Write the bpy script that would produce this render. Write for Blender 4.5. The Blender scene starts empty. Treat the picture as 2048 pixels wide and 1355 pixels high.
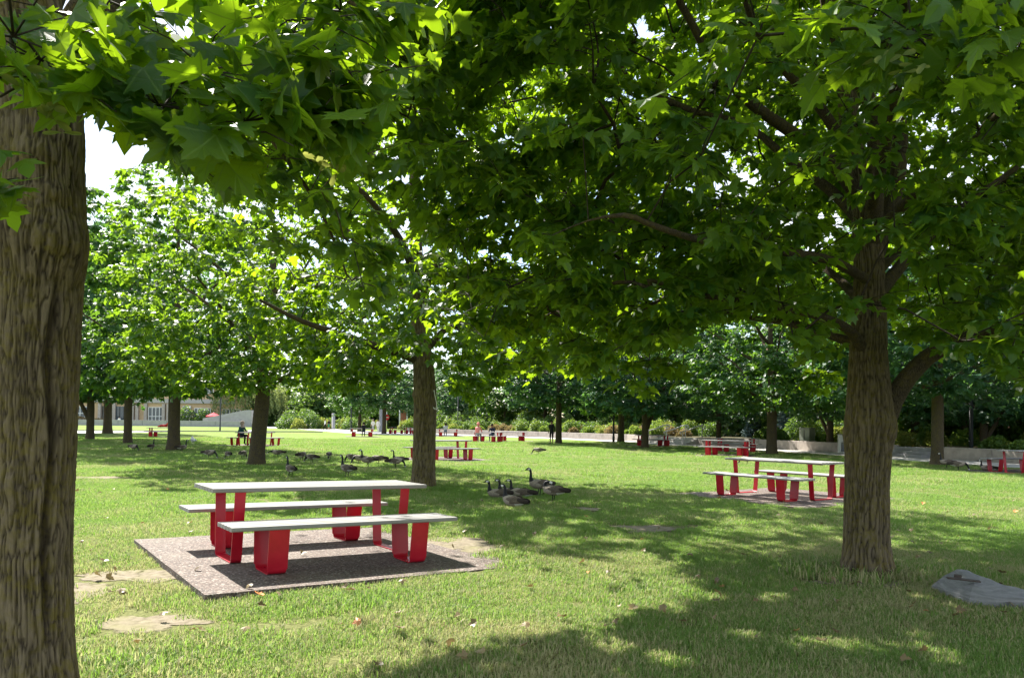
import bpy, math, random
import numpy as np
from mathutils import Vector, Matrix

# ------------------------------------------------------------------ camera, sky, sun, exposure
W, H, F, HOR, PITCH, ROLL, CAMZ = 2048, 1355, 1540.0, 845.0, 0.02, 0.012, 1.476
SUN_EL, SUN_AZ = math.radians(47), math.radians(-35)          # azimuth from +Y towards +X
sc = bpy.context.scene
COL = sc.collection
cam_d = bpy.data.cameras.new('camera'); cam = bpy.data.objects.new('camera', cam_d); COL.objects.link(cam)
cam.location = (0, 0, CAMZ)
cam.rotation_euler = (Matrix.Rotation(math.pi/2 + PITCH, 3, 'X') @ Matrix.Rotation(ROLL, 3, 'Z')).to_euler()
cam_d.sensor_width = 36; cam_d.lens = 36*F/W
cam_d.shift_y = (HOR - F*math.tan(PITCH) - H/2)/W
cam_d.clip_end = 3000
sc.camera = cam

world = bpy.data.worlds.new('World'); sc.world = world; world.use_nodes = True
wn, wl = world.node_tree.nodes, world.node_tree.links
wn.clear()
sky = wn.new('ShaderNodeTexSky'); sky.sky_type = 'NISHITA'; sky.sun_disc = False
sky.sun_elevation = SUN_EL; sky.sun_rotation = SUN_AZ; sky.air_density = 1.0; sky.dust_density = .7
tc = wn.new('ShaderNodeTexCoord')
cn = wn.new('ShaderNodeTexNoise'); cn.inputs['Scale'].default_value = 2.2; cn.inputs['Detail'].default_value = 7
cr = wn.new('ShaderNodeValToRGB'); cr.color_ramp.elements[0].position = 0.42; cr.color_ramp.elements[1].position = 0.58
cm = wn.new('ShaderNodeMix'); cm.data_type = 'RGBA'
cm.inputs[7].default_value = (5.6, 6.0, 6.6, 1)             # sunlit cloud
bg = wn.new('ShaderNodeBackground'); bg.inputs['Strength'].default_value = 0.092
wo = wn.new('ShaderNodeOutputWorld')
wl.new(tc.outputs['Generated'], cn.inputs['Vector']); wl.new(cn.outputs['Fac'], cr.inputs['Fac'])
wl.new(cr.outputs['Color'], cm.inputs[0]); wl.new(sky.outputs['Color'], cm.inputs[6])
wl.new(cm.outputs[2], bg.inputs['Color']); wl.new(bg.outputs['Background'], wo.inputs['Surface'])

sun_dir = Vector((math.sin(SUN_AZ)*math.cos(SUN_EL), math.cos(SUN_AZ)*math.cos(SUN_EL), math.sin(SUN_EL)))
sd = bpy.data.lights.new('sun', 'SUN'); so = bpy.data.objects.new('sun', sd); COL.objects.link(so)
sd.energy = 5.0; sd.angle = math.radians(0.53); sd.color = (1.0, 0.95, 0.86)
so.rotation_euler = (-sun_dir).to_track_quat('-Z', 'Y').to_euler(); so.location = (0, 0, 60)

vs = sc.view_settings
vs.view_transform = 'Standard'; vs.look = 'None'; vs.gamma = 1; vs.exposure = 1.55; vs.use_curve_mapping = False
cy = sc.cycles
cy.max_bounces = 8; cy.diffuse_bounces = 4; cy.glossy_bounces = 2; cy.transmission_bounces = 5; cy.transparent_max_bounces = 4
cy.caustics_reflective = False; cy.caustics_refractive = False; cy.use_denoising = True

# ------------------------------------------------------------------ pixel <-> place
Rm = np.array(cam.rotation_euler.to_matrix())
PPY = HOR - F*math.tan(PITCH)
def ray(px, py):
    d = Rm @ np.array([(px - W/2)/F, -(py - PPY)/F, -1.0]); return d
def gp(px, py, z=0.0):
    d = ray(px, py); t = (z - CAMZ)/d[2]; return np.array([d[0]*t, d[1]*t, z])
def at(px, py, Y):
    d = ray(px, py); t = Y/d[1]; return np.array([d[0]*t, Y, CAMZ + d[2]*t])
def proj(P):
    q = (np.asarray(P, float) - np.array([0, 0, CAMZ])) @ Rm
    dz = np.maximum(-q[..., 2], 1e-4)
    return W/2 + F*q[..., 0]/dz, PPY - F*q[..., 1]/dz, -q[..., 2]

# ------------------------------------------------------------------ numpy noise
def _hash(i, j, k, s):
    h = (i*374761393 + j*668265263 + k*2147483647 + s*1274126177) & 0xffffffff
    h = ((h ^ (h >> 13))*1274126177) & 0xffffffff
    return ((h ^ (h >> 16)) & 0xffff)/65535.0
def vnoise(x, y, z, s=0):
    x, y, z = np.broadcast_arrays(np.asarray(x, float), np.asarray(y, float), np.asarray(z, float))
    xi, yi, zi = np.floor(x).astype(np.int64), np.floor(y).astype(np.int64), np.floor(z).astype(np.int64)
    fx, fy, fz = x-xi, y-yi, z-zi
    fx, fy, fz = fx*fx*(3-2*fx), fy*fy*(3-2*fy), fz*fz*(3-2*fz)
    r = 0
    for a in (0, 1):
        for b in (0, 1):
            for c in (0, 1):
                r = r + _hash(xi+a, yi+b, zi+c, s)*(fx if a else 1-fx)*(fy if b else 1-fy)*(fz if c else 1-fz)
    return r
def fbm(x, y, z, s=0, o=4):
    r, a, t = 0, 1.0, 0
    for i in range(o):
        r = r + a*vnoise(x*2**i, y*2**i, z*2**i, s+i*17); t += a; a *= .5
    return r/t

# ------------------------------------------------------------------ mesh helpers
def tag(o, label=None, cat=None, group=None, kind=None):
    if label: o['label'] = label
    if cat: o['category'] = cat
    if group: o['group'] = group
    if kind: o['kind'] = kind
    return o
def empty(name, loc=(0, 0, 0), rz=0.0):
    o = bpy.data.objects.new(name, None); o.empty_display_size = .1
    o.location = loc; o.rotation_euler = (0, 0, rz); COL.objects.link(o); return o
def link(name, me, parent=None):
    o = bpy.data.objects.new(name, me); COL.objects.link(o)
    if parent is not None: o.parent = parent
    return o
def mesh_np(name, V, Fc, mats, smooth=True, attrs=None, midx=None):
    """V (n,3); Fc (m,k) equal-size faces"""
    me = bpy.data.meshes.new(name)
    V = np.asarray(V, np.float32); Fc = np.asarray(Fc, np.int32)
    m, k = Fc.shape
    me.vertices.add(len(V)); me.vertices.foreach_set('co', V.ravel())
    me.loops.add(m*k); me.loops.foreach_set('vertex_index', Fc.ravel())
    me.polygons.add(m); me.polygons.foreach_set('loop_start', np.arange(0, m*k, k, dtype=np.int32))
    me.polygons.foreach_set('use_smooth', np.full(m, smooth))
    if midx is not None: me.polygons.foreach_set('material_index', np.asarray(midx, np.int32))
    for nm, a in (attrs or {}).items():
        at_ = me.attributes.new(nm, 'FLOAT', 'POINT'); at_.data.foreach_set('value', np.asarray(a, np.float32))
    for mt in (mats if isinstance(mats, (list, tuple)) else [mats]): me.materials.append(mt)
    me.update(calc_edges=True); me.validate(); return me
class MB:
    def __init__(s): s.v = []; s.f = []; s.m = []
    def add(s, vs_, fs, m=0):
        b = len(s.v); s.v += [tuple(map(float, p)) for p in vs_]
        s.f += [tuple(i+b for i in f) for f in fs]; s.m += [m]*len(fs); return s
    def box(s, c, d, rz=0, m=0, rx=0, ry=0):
        x, y, z = d[0]/2, d[1]/2, d[2]/2
        M = Matrix.Rotation(rz, 3, 'Z') @ Matrix.Rotation(ry, 3, 'Y') @ Matrix.Rotation(rx, 3, 'X')
        P = [Vector(c) + M @ Vector((a*x, b*y, e*z)) for e in (-1, 1) for a, b in ((-1, -1), (1, -1), (1, 1), (-1, 1))]
        return s.add(P, [(3, 2, 1, 0), (4, 5, 6, 7), (0, 1, 5, 4), (1, 2, 6, 5), (2, 3, 7, 6), (3, 0, 4, 7)], m)
    def bbox(s, c, d, bev=.004, rz=0, m=0):
        """box with chamfered long edges (cross-section octagon along x)"""
        x, y, z = d[0]/2, d[1]/2, d[2]/2; b = bev
        sec = [(-y+b, -z), (y-b, -z), (y, -z+b), (y, z-b), (y-b, z), (-y+b, z), (-y, z-b), (-y, -z+b)]
        M = Matrix.Rotation(rz, 3, 'Z')
        P = [Vector(c) + M @ Vector((sx*x, p, q)) for sx in (-1, 1) for p, q in sec]
        fs = [tuple(range(7, -1, -1)), tuple(range(8, 16))] + [(i, (i+1) % 8, 8+(i+1) % 8, 8+i) for i in range(8)]
        return s.add(P, fs, m)
    def tube(s, path, rad, n=8, m=0, cap=True):
        path = np.asarray(path, float); k = len(path)
        rad = np.full(k, rad) if np.isscalar(rad) else np.asarray(rad, float)
        T = np.gradient(path, axis=0); T /= np.linalg.norm(T, axis=1)[:, None] + 1e-9
        up = np.array([0, 0, 1.]) if abs(T[0, 2]) < .9 else np.array([1., 0, 0])
        A = np.cross(up, T[0]); A /= np.linalg.norm(A); P = []
        for i in range(k):
            A = A - T[i]*(A @ T[i]); A /= np.linalg.norm(A)+1e-9; B = np.cross(T[i], A)
            for j in range(n):
                t = 2*math.pi*j/n; P.append(path[i] + rad[i]*(math.cos(t)*A + math.sin(t)*B))
        fs = [(i*n+j, i*n+(j+1) % n, (i+1)*n+(j+1) % n, (i+1)*n+j) for i in range(k-1) for j in range(n)]
        if cap: fs += [tuple(range(n-1, -1, -1)), tuple((k-1)*n+j for j in range(n))]
        return s.add(P, fs, m)
    def prism(s, poly, z0, z1, m=0, M=None):
        n = len(poly); P = [(p[0], p[1], z0) for p in poly] + [(p[0], p[1], z1) for p in poly]
        if M is not None: P = [M @ Vector(p) for p in P]
        return s.add(P, [tuple(range(n-1, -1, -1)), tuple(range(n, 2*n))] + [(i, (i+1) % n, n+(i+1) % n, n+i) for i in range(n)], m)
    def mesh(s, name, mats, smooth=False):
        me = bpy.data.meshes.new(name); me.from_pydata(s.v, [], s.f)
        for mt in (mats if isinstance(mats, (list, tuple)) else [mats]): me.materials.append(mt)
        me.polygons.foreach_set('material_index', s.m)
        me.polygons.foreach_set('use_smooth', [smooth]*len(s.f)); me.update(); me.validate(); return me
    def build(s, name, mats, parent=None, smooth=False): return link(name, s.mesh(name, mats, smooth), parent)
def copy_tree(o, parent=None):
    c = o.copy(); COL.objects.link(c); c.parent = parent
    for ch in list(o.children): copy_tree(ch, c)
    return c
def resample(pts, n):
    """smooth Catmull-Rom polyline through pts"""
    p = np.asarray(pts, float); p = np.vstack([2*p[0]-p[1], p, 2*p[-1]-p[-2]]); out = []
    k = len(p)-3
    for u in np.linspace(0, k-1e-6, n):
        i = int(u); t = u-i; a, b, c, d = p[i:i+4]
        out.append(.5*((2*b)+(-a+c)*t+(2*a-5*b+4*c-d)*t*t+(-a+3*b-3*c+d)*t**3))
    return np.array(out)

# ------------------------------------------------------------------ materials
class NT:
    def __init__(s, name):
        s.m = bpy.data.materials.new(name); s.m.use_nodes = True; s.t = s.m.node_tree; s.t.nodes.clear()
        s.out = s.n('ShaderNodeOutputMaterial')
    def n(s, ty, **kw):
        nd = s.t.nodes.new(ty)
        for k, v in kw.items():
            if k.startswith('i_'):
                key = k[2:].replace('_', ' ')
                nd.inputs[key].default_value = v
            else: setattr(nd, k, v)
        return nd
    def l(s, a, b): s.t.links.new(a, b)
    def ramp(s, fac, stops, interp='LINEAR'):
        r = s.n('ShaderNodeValToRGB'); e = r.color_ramp.elements; r.color_ramp.interpolation = interp
        while len(e) < len(stops): e.new(.5)
        for q, (p, c) in zip(e, stops): q.position = p; q.color = (*c, 1) if len(c) == 3 else c
        s.l(fac, r.inputs['Fac']); return r.outputs['Color']
    def noise(s, scale, detail=4, vec=None, rough=.55, dist=0):
        n = s.n('ShaderNodeTexNoise'); n.inputs['Scale'].default_value = scale; n.inputs['Detail'].default_value = detail
        n.inputs['Roughness'].default_value = rough; n.inputs['Distortion'].default_value = dist
        if vec is not None: s.l(vec, n.inputs['Vector'])
        return n.outputs['Fac']
    def mix(s, f, a, b, mode='MIX'):
        m = s.n('ShaderNodeMix', data_type='RGBA', blend_type=mode)
        for v, i in ((f, 0), (a, 6), (b, 7)):
            if isinstance(v, (int, float)): m.inputs[i].default_value = v
            elif isinstance(v, tuple): m.inputs[i].default_value = (*v, 1)[:4]
            else: s.l(v, m.inputs[i])
        return m.outputs[2]
    def pos(s): return s.n('ShaderNodeNewGeometry').outputs['Position']
    def obj(s): return s.n('ShaderNodeTexCoord').outputs['Object']
    def mapv(s, vec, scale): 
        m = s.n('ShaderNodeMapping'); m.inputs['Scale'].default_value = scale; s.l(vec, m.inputs['Vector']); return m.outputs['Vector']
    def bump(s, h, st=.3, d=.01):
        b = s.n('ShaderNodeBump'); b.inputs['Strength'].default_value = st; b.inputs['Distance'].default_value = d
        s.l(h, b.inputs['Height']); return b.outputs['Normal']
    def bsdf(s, col, rough=.6, spec=.4, nrm=None, metal=0, coat=0):
        b = s.n('ShaderNodeBsdfPrincipled')
        if isinstance(col, tuple): b.inputs['Base Color'].default_value = (*col, 1)
        else: s.l(col, b.inputs['Base Color'])
        if isinstance(rough, (int, float)): b.inputs['Roughness'].default_value = rough
        else: s.l(rough, b.inputs['Roughness'])
        b.inputs['Specular IOR Level'].default_value = spec; b.inputs['Metallic'].default_value = metal
        b.inputs['Coat Weight'].default_value = coat
        if nrm is not None: s.l(nrm, b.inputs['Normal'])
        return b.outputs['BSDF']
    def done(s, sh): s.l(sh, s.out.inputs['Surface']); return s.m
def simple(name, col, rough=.6, spec=.4, var=.12, scale=12, bump=0.0, metal=0, coat=0):
    t = NT(name); n = t.noise(scale, 5, t.obj())
    a = tuple(c*(1-var) for c in col); b = tuple(min(1, c*(1+var)) for c in col)
    c = t.ramp(n, [(.3, a), (.7, b)])
    return t.done(t.bsdf(c, rough, spec, t.bump(n, bump, .01) if bump else None, metal, coat))

def leaf_mat(name, dark, light, trans, tr_w=.42, hero=False, rough=.42, spec=.35):
    t = NT(name)
    if hero: tint = t.n('ShaderNodeObjectInfo').outputs['Random']
    else: tint = t.n('ShaderNodeAttribute', attribute_name='tint').outputs['Fac']
    col = t.ramp(tint, [(0, dark), (.94, light), (1, tuple(q*w for q, w in zip(light, (4.2, 1.7, 1.3))))])
    tcol = t.mix(tint, tuple(c*.8 for c in trans), tuple(c*1.15 for c in trans))
    nz = t.noise(45, 2, t.obj())
    col = t.mix(t.ramp(nz, [(.35, (0, 0, 0)), (.75, (.35,)*3)]), col, tuple(c*1.35 for c in light))
    if hero:
        sp = t.n('ShaderNodeSeparateXYZ'); t.l(t.obj(), sp.inputs[0])
        an = t.n('ShaderNodeMath', operation='ARCTAN2'); t.l(sp.outputs['X'], an.inputs[0]); t.l(sp.outputs['Y'], an.inputs[1])
        ab = t.n('ShaderNodeMath', operation='ABSOLUTE'); t.l(an.outputs[0], ab.inputs[0])
        pg = t.n('ShaderNodeMath', operation='PINGPONG'); t.l(ab.outputs[0], pg.inputs[0]); pg.inputs[1].default_value = .465
        vl = t.n('ShaderNodeVectorMath', operation='LENGTH'); t.l(t.obj(), vl.inputs[0])
        mu = t.n('ShaderNodeMath', operation='MULTIPLY'); t.l(pg.outputs[0], mu.inputs[0]); t.l(vl.outputs['Value'], mu.inputs[1])
        vn = t.ramp(mu.outputs[0], [(.006, (.8,)*3), (.022, (0,)*3)])
        col = t.mix(vn, col, (.12, .2, .05)); tcol = t.mix(vn, tcol, tuple(c*.45 for c in trans))
        bl = t.noise(6, 4, t.obj()); col = t.mix(t.ramp(bl, [(.66, (0,)*3), (.74, (.6,)*3)]), col, (.12, .1, .03))
    p = t.bsdf(col, rough, spec)
    tr = t.n('ShaderNodeBsdfTranslucent'); t.l(tcol, tr.inputs['Color'])
    ms = t.n('ShaderNodeMixShader'); ms.inputs[0].default_value = tr_w
    t.l(p, ms.inputs[1]); t.l(tr.outputs['BSDF'], ms.inputs[2])
    return t.done(ms.outputs[0])
LEAF = dict(dark=(.011, .042, .014), light=(.028, .085, .018), trans=(.38, .60, .014), tr_w=.46)
M_leaf = leaf_mat('maple_leaf', **LEAF)
M_leafh = leaf_mat('maple_leaf_single', hero=True, **LEAF)
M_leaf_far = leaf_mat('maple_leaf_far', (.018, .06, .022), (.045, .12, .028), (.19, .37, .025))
M_leaf_sun = leaf_mat('maple_leaf_sunlit', (.022, .07, .02), (.05, .13, .026), (.30, .49, .02), .45)  # brighter leaf and transmission colours paint a sunlit glow into one crown
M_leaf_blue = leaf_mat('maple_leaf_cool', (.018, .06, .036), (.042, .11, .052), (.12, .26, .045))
M_willow = leaf_mat('willow_leaf', (.11, .15, .06), (.2, .25, .1), (.35, .42, .12))
M_shrub = [leaf_mat('shrub_leaf_a', (.05, .11, .025), (.11, .2, .04), (.3, .42, .05)),
           leaf_mat('shrub_leaf_b', (.03, .075, .025), (.07, .14, .04), (.2, .33, .04)),
           leaf_mat('shrub_leaf_c', (.11, .15, .04), (.2, .25, .06), (.4, .45, .08)),
           leaf_mat('shrub_leaf_d', (.12, .09, .05), (.2, .15, .08), (.35, .28, .1))]
M_spruce = leaf_mat('spruce_needle', (.07, .12, .12), (.14, .21, .21), (.12, .18, .15), .15)
M_hedge = leaf_mat('hedge_leaf', (.015, .045, .012), (.06, .13, .02), (.2, .33, .04))
M_seed = leaf_mat('seed_key_skin', (.25, .27, .07), (.4, .4, .12), (.5, .55, .12), hero=True)
M_drop = leaf_mat('fallen_leaf_skin', (.085, .048, .022), (.3, .22, .11), (.25, .17, .06), .2, hero=True)

def bark_mat(name, ridge, furrow, moss_amt, moss_side=0.0, use_attr=True):
    t = NT(name); pv = t.obj()
    st = t.mapv(pv, (1, 1, .16))
    n1 = t.noise(60, 6, st, .65); n2 = t.noise(5, 4, pv); n3 = t.noise(26, 4, pv)
    a = t.ramp(n1, [(.25, tuple(c*.6 for c in ridge)), (.5, ridge), (.8, tuple(min(1, c*1.5) for c in ridge))])
    if use_attr:
        f = t.n('ShaderNodeAttribute', attribute_name='furrow').outputs['Fac']
    else:
        v = t.n('ShaderNodeTexVoronoi', feature='DISTANCE_TO_EDGE'); t.l(t.mapv(pv, (22, 22, 3.2)), v.inputs['Vector'])
        f = t.ramp(v.outputs['Distance'], [(0, (1,)*3), (.16, (0,)*3)])
    c = t.mix(f, a, furrow)
    mz = t.n('ShaderNodeMath', operation='MULTIPLY'); t.l(t.ramp(n2, [(.36, (0,)*3), (.56, (1,)*3)]), mz.inputs[0])
    t.l(t.ramp(n3, [(.4, (0,)*3), (.62, (1,)*3)]), mz.inputs[1])
    mk = t.n('ShaderNodeMath', operation='MULTIPLY'); mk.inputs[1].default_value = moss_amt; t.l(mz.outputs[0], mk.inputs[0])
    c = t.mix(mk.outputs[0], c, (.16, .13, .016))
    return t.done(t.bsdf(c, .9, .15, t.bump(n1, .7, .012)))
M_bark = bark_mat('maple_bark', (.165, .13, .085), (.028, .021, .015), .55)
M_bark2 = bark_mat('maple_bark_far', (.095, .075, .055), (.03, .023, .017), .35, use_attr=False)
M_twig = simple('twig_bark', (.045, .036, .028), .85, .2, .3, 30)
M_barkpale = bark_mat('pale_bark', (.19, .17, .14), (.07, .06, .05), .3, use_attr=False)

def grass_mat():
    t = NT('grass_blade'); p = t.pos()
    tint = t.n('ShaderNodeAttribute', attribute_name='tint').outputs['Fac']
    big = t.noise(.35, 4, p, .6); mid = t.noise(1.7, 3, p)
    sep = t.n('ShaderNodeSeparateXYZ'); t.l(p, sep.inputs[0])
    near = t.n('ShaderNodeMapRange'); near.inputs[1].default_value = 4; near.inputs[2].default_value = 11
    near.inputs[3].default_value = .10; near.inputs[4].default_value = -.06; t.l(sep.outputs['Y'], near.inputs[0])
    a = t.n('ShaderNodeMath', operation='ADD'); t.l(big, a.inputs[0]); t.l(near.outputs[0], a.inputs[1])
    b = t.n('ShaderNodeMath', operation='MULTIPLY_ADD'); t.l(mid, b.inputs[0]); b.inputs[1].default_value = .35; t.l(a.outputs[0], b.inputs[2])
    dry = t.n('ShaderNodeMath', operation='MULTIPLY_ADD'); t.l(tint, dry.inputs[0]); dry.inputs[1].default_value = .55; t.l(b.outputs[0], dry.inputs[2])
    green = t.mix(tint, (.105, .2, .038), (.205, .31, .08))
    c = t.mix(t.ramp(dry.outputs[0], [(.93, (0,)*3), (1.15, (.9,)*3)]), green, (.46, .40, .22))
    tc_ = t.mix(t.ramp(dry.outputs[0], [(.93, (0,)*3), (1.15, (.8,)*3)]), (.30, .49, .075), (.52, .48, .24))
    tr = t.n('ShaderNodeBsdfTranslucent'); t.l(tc_, tr.inputs['Color'])
    ms = t.n('ShaderNodeMixShader'); ms.inputs[0].default_value = .42
    t.l(t.bsdf(c, .55, .3), ms.inputs[1]); t.l(tr.outputs['BSDF'], ms.inputs[2])
    return t.done(ms.outputs[0])
M_grass = grass_mat()
def lawn_mat():
    t = NT('lawn_ground'); p = t.pos()
    big = t.noise(.3, 5, p, .6); mid = t.noise(2.2, 4, p); fine = t.noise(28, 3, p)
    c = t.mix(t.ramp(mid, [(.3, (0,)*3), (.7, (1,)*3)]), (.16, .25, .04), (.225, .31, .065))
    c = t.mix(t.ramp(big, [(.5, (0,)*3), (.68, (.75,)*3)]), c, (.30, .31, .10))
    c = t.mix(t.ramp(fine, [(.3, (.55,)*3), (.7, (0,)*3)]), c, (.045, .07, .018))
    sp = t.n('ShaderNodeSeparateXYZ'); t.l(p, sp.inputs[0])
    nr = t.n('ShaderNodeMapRange'); nr.inputs[1].default_value = 16; nr.inputs[2].default_value = 48; nr.inputs[3].default_value = .8; nr.inputs[4].default_value = 0; t.l(sp.outputs['Y'], nr.inputs[0])
    th = t.ramp(fine, [(.3, (.07, .065, .03)), (.55, (.15, .145, .06)), (.75, (.24, .21, .11))])
    c = t.mix(nr.outputs[0], c, th)      # thatch and soil under the separately built blades
    return t.done(t.bsdf(c, .95, .1, t.bump(fine, .6, .04)))
M_lawn = lawn_mat()
def dirt_mat():
    t = NT('bare_soil'); p = t.pos(); n = t.noise(14, 6, p); n2 = t.noise(3, 4, p)
    c = t.ramp(n, [(.25, (.11, .09, .06)), (.5, (.22, .185, .135)), (.8, (.30, .26, .2))])
    c = t.mix(t.ramp(n2, [(.45, (0,)*3), (.7, (.5,)*3)]), c, (.2, .2, .08))
    ed = t.n('ShaderNodeAttribute', attribute_name='edge').outputs['Fac']; n3 = t.noise(9, 5, p, .7)
    ad = t.n('ShaderNodeMath', operation='ADD'); t.l(ed, ad.inputs[0]); t.l(n3, ad.inputs[1])
    ms = t.n('ShaderNodeMixShader'); t.l(t.ramp(ad.outputs[0], [(.78, (0,)*3), (.98, (1,)*3)]), ms.inputs[0])
    tp = t.n('ShaderNodeBsdfTransparent'); t.l(tp.outputs[0], ms.inputs[1]); t.l(t.bsdf(c, .95, .1, t.bump(n, .5, .02)), ms.inputs[2])
    return t.done(ms.outputs[0])
M_dirt = dirt_mat()
def pebble_mat():
    t = NT('exposed_aggregate'); p = t.pos()
    v = t.n('ShaderNodeTexVoronoi'); v.inputs['Scale'].default_value = 62; t.l(p, v.inputs['Vector'])
    e = t.n('ShaderNodeTexVoronoi', feature='DISTANCE_TO_EDGE'); e.inputs['Scale'].default_value = 62; t.l(p, e.inputs['Vector'])
    sx = t.n('ShaderNodeSeparateColor'); t.l(v.outputs['Color'], sx.inputs[0])
    c = t.ramp(sx.outputs[0], [(0, (.06, .05, .046)), (.35, (.125, .094, .08)), (.6, (.175, .125, .102)), (.85, (.24, .195, .17)), (1, (.4, .36, .32))])
    c = t.mix(t.ramp(e.outputs['Distance'], [(0, (.75,)*3), (.1, (0,)*3)]), c, (.05, .04, .035))
    st = t.noise(1.6, 4, p); c = t.mix(t.ramp(st, [(.5, (0,)*3), (.75, (.35,)*3)]), c, (.22, .19, .15))
    return t.done(t.bsdf(c, .8, .25, t.bump(e.outputs['Distance'], .8, .008)))
M_pebble = pebble_mat()
def plank_mat():
    t = NT('weathered_plank'); p = t.obj(); g = t.noise(30, 6, t.mapv(p, (.06, 1, 1)), .7); b = t.noise(1.3, 3, p)
    c = t.ramp(g, [(.25, (.19, .183, .176)), (.5, (.30, .292, .285)), (.8, (.38, .37, .363))])
    r = t.n('ShaderNodeObjectInfo').outputs['Random']
    c = t.mix(t.ramp(r, [(0, (0,)*3), (1, (.65,)*3)]), c, (.22, .205, .19))
    c = t.mix(t.ramp(b, [(.55, (0,)*3), (.8, (.3,)*3)]), c, (.3, .28, .26))
    return t.done(t.bsdf(c, .62, .3, t.bump(g, .25, .004)))
M_plank = plank_mat()
def red_mat():
    t = NT('red_powder_coat'); p = t.obj(); n = t.noise(300, 2, p); s = t.noise(9, 5, p)
    c = t.ramp(s, [(.3, (.45, .006, .022)), (.7, (.53, .009, .028))])
    return t.done(t.bsdf(c, t.ramp(s, [(.3, (.3,)*3), (.8, (.42,)*3)]), .4, t.bump(n, .05, .001), coat=.08))
M_red = red_mat()
M_conc = simple('pale_concrete', (.42, .37, .33), .85, .2, .2, 3, .2)
M_conc2 = simple('grey_concrete', (.34, .335, .34), .85, .2, .12, 2, .1)
M_path = simple('path_concrete', (.5, .48, .45), .85, .2, .1, 1.2, .05)
M_kerb = simple('kerb_concrete', (.28, .25, .24), .85, .2, .15, 3)
M_black = simple('black_metal', (.02, .021, .023), .45, .4)
M_steel = simple('galvanised_steel', (.62, .63, .64), .35, .5, .08, 8, 0, .7)
M_white = simple('white_paint', (.75, .75, .74), .6, .3, .05)
M_glass = simple('dark_window_glass', (.05, .07, .09), .08, .8, .2, 2)
M_tan = simple('tan_brick', (.56, .40, .25), .85, .2, .1, .8)
M_greyclad = simple('grey_cladding', (.42, .40, .40), .8, .2, .08, .6)
M_brick = simple('orange_brick', (.42, .17, .11), .85, .2, .15, 1.5)
M_soil = simple('bed_soil', (.1, .09, .05), .95, .1, .3, 4)
M_cab = simple('cabinet_green', (.22, .24, .19), .5, .4, .1)
M_redfab = simple('red_fabric', (.6, .06, .08), .8, .2)
M_rust = simple('rusty_plate', (.075, .058, .048), .75, .3, .35, 25, .2)
M_paper = simple('paper_white', (.75, .75, .74), .8, .2, .04)
M_rope = simple('white_cord', (.6, .6, .55), .8, .2)
def stone_mat():
    t = NT('layered_slate'); p = t.obj(); lay = t.noise(9, 6, t.mapv(p, (.5, .5, 6)), .7, 0.4); sp = t.noise(40, 4, p)
    c = t.ramp(lay, [(.25, (.15, .15, .15)), (.5, (.25, .248, .245)), (.75, (.36, .355, .35))])
    c = t.mix(t.ramp(sp, [(.5, (0,)*3), (.8, (.3,)*3)]), c, (.36, .35, .33))
    return t.done(t.bsdf(c, .85, .25, t.bump(lay, .6, .03)))
M_stone = stone_mat()

# ------------------------------------------------------------------ ground, paths
def sheet(name, poly, mat, z=.004, parent=None):
    me = bpy.data.meshes.new(name); me.from_pydata([(p[0], p[1], z) for p in poly], [], [tuple(range(len(poly)))])
    me.materials.append(mat); me.update(); o = link(name, me, parent); o['kind'] = 'structure'; return o
gm = MB(); gm.add([(-600, -60, 0), (600, -60, 0), (600, 1200, 0), (-600, 1200, 0)], [(0, 1, 2, 3)])
tag(gm.build('ground', M_lawn), kind='structure')

WALL = [(-14, 104.), (-4.4, 91.), (3.5, 80.), (10.2, 69.), (14.1, 57.5), (16.6, 50.5), (18.8, 44.4), (20.4, 38.0), (22.0, 30.0), (23.2, 22.0)]
WALL_PT = np.array(WALL)
def wall_pos(s):
    """s in metres along the wall line from its far end -> point, tangent"""
    d = np.r_[0, np.cumsum(np.linalg.norm(np.diff(WALL_PT, axis=0), axis=1))]
    x = np.interp(s, d, WALL_PT[:, 0]); y = np.interp(s, d, WALL_PT[:, 1])
    x2 = np.interp(s+.1, d, WALL_PT[:, 0]); y2 = np.interp(s+.1, d, WALL_PT[:, 1])
    t = np.array([x2-x, y2-y]); t /= np.linalg.norm(t)+1e-9
    return np.array([x, y]), t
WALL_LEN = float(np.sum(np.linalg.norm(np.diff(WALL_PT, axis=0), axis=1)))
def wall_s(px):
    """arc length where the wall meets picture column px"""
    ss = np.linspace(0, WALL_LEN-.2, 600); P = np.array([[*wall_pos(s)[0], 0] for s in ss])
    return float(ss[np.argmin(np.abs(proj(P)[0]-px))])
front, back = [], []
for s in np.linspace(0, WALL_LEN-.2, 40):
    p, t = wall_pos(s); n = np.array([t[1], -t[0]]); n = n if n[0] < 0 else -n
    front.append(p+n*(3.4 if s > 30 else 4.2)); back.append(p)
sheet('pavement', [*front, *back[::-1]], M_path, .006)
up = [gp(x, y)[:2] for x, y in ((520, 848.5), (600, 852), (690, 859), (780, 863.5), (870, 866), (935, 867.5))]
lo = [gp(x, y)[:2] for x, y in ((935, 871), (870, 870.5), (780, 869), (690, 865.5), (600, 858), (520, 854.5))]
sheet('path', [*up, *lo], M_path, .010)
sheet('path.001', [gp(x, y)[:2] for x, y in ((-200, 860), (150, 861), (330, 862), (330, 863.5), (150, 866.5), (-200, 868.5))], M_path, .010)
k = MB()
a, b = gp(-200, 859.5), gp(645, 864)
L = np.linalg.norm(b-a); k.box(((a+b)/2+np.array([0, 0, .06])), (L, .35, .12), math.atan2(b[1]-a[1], b[0]-a[0]))
tag(k.build('kerb', M_kerb), kind='structure')
bed = [*back, (80, 20), (90, 120), (0, 160), (-14, 125)]
bm_ = MB(); bm_.prism([tuple(p) for p in bed][::-1], -.05, .47)
tag(bm_.build('terrain', M_soil), kind='structure')

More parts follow.
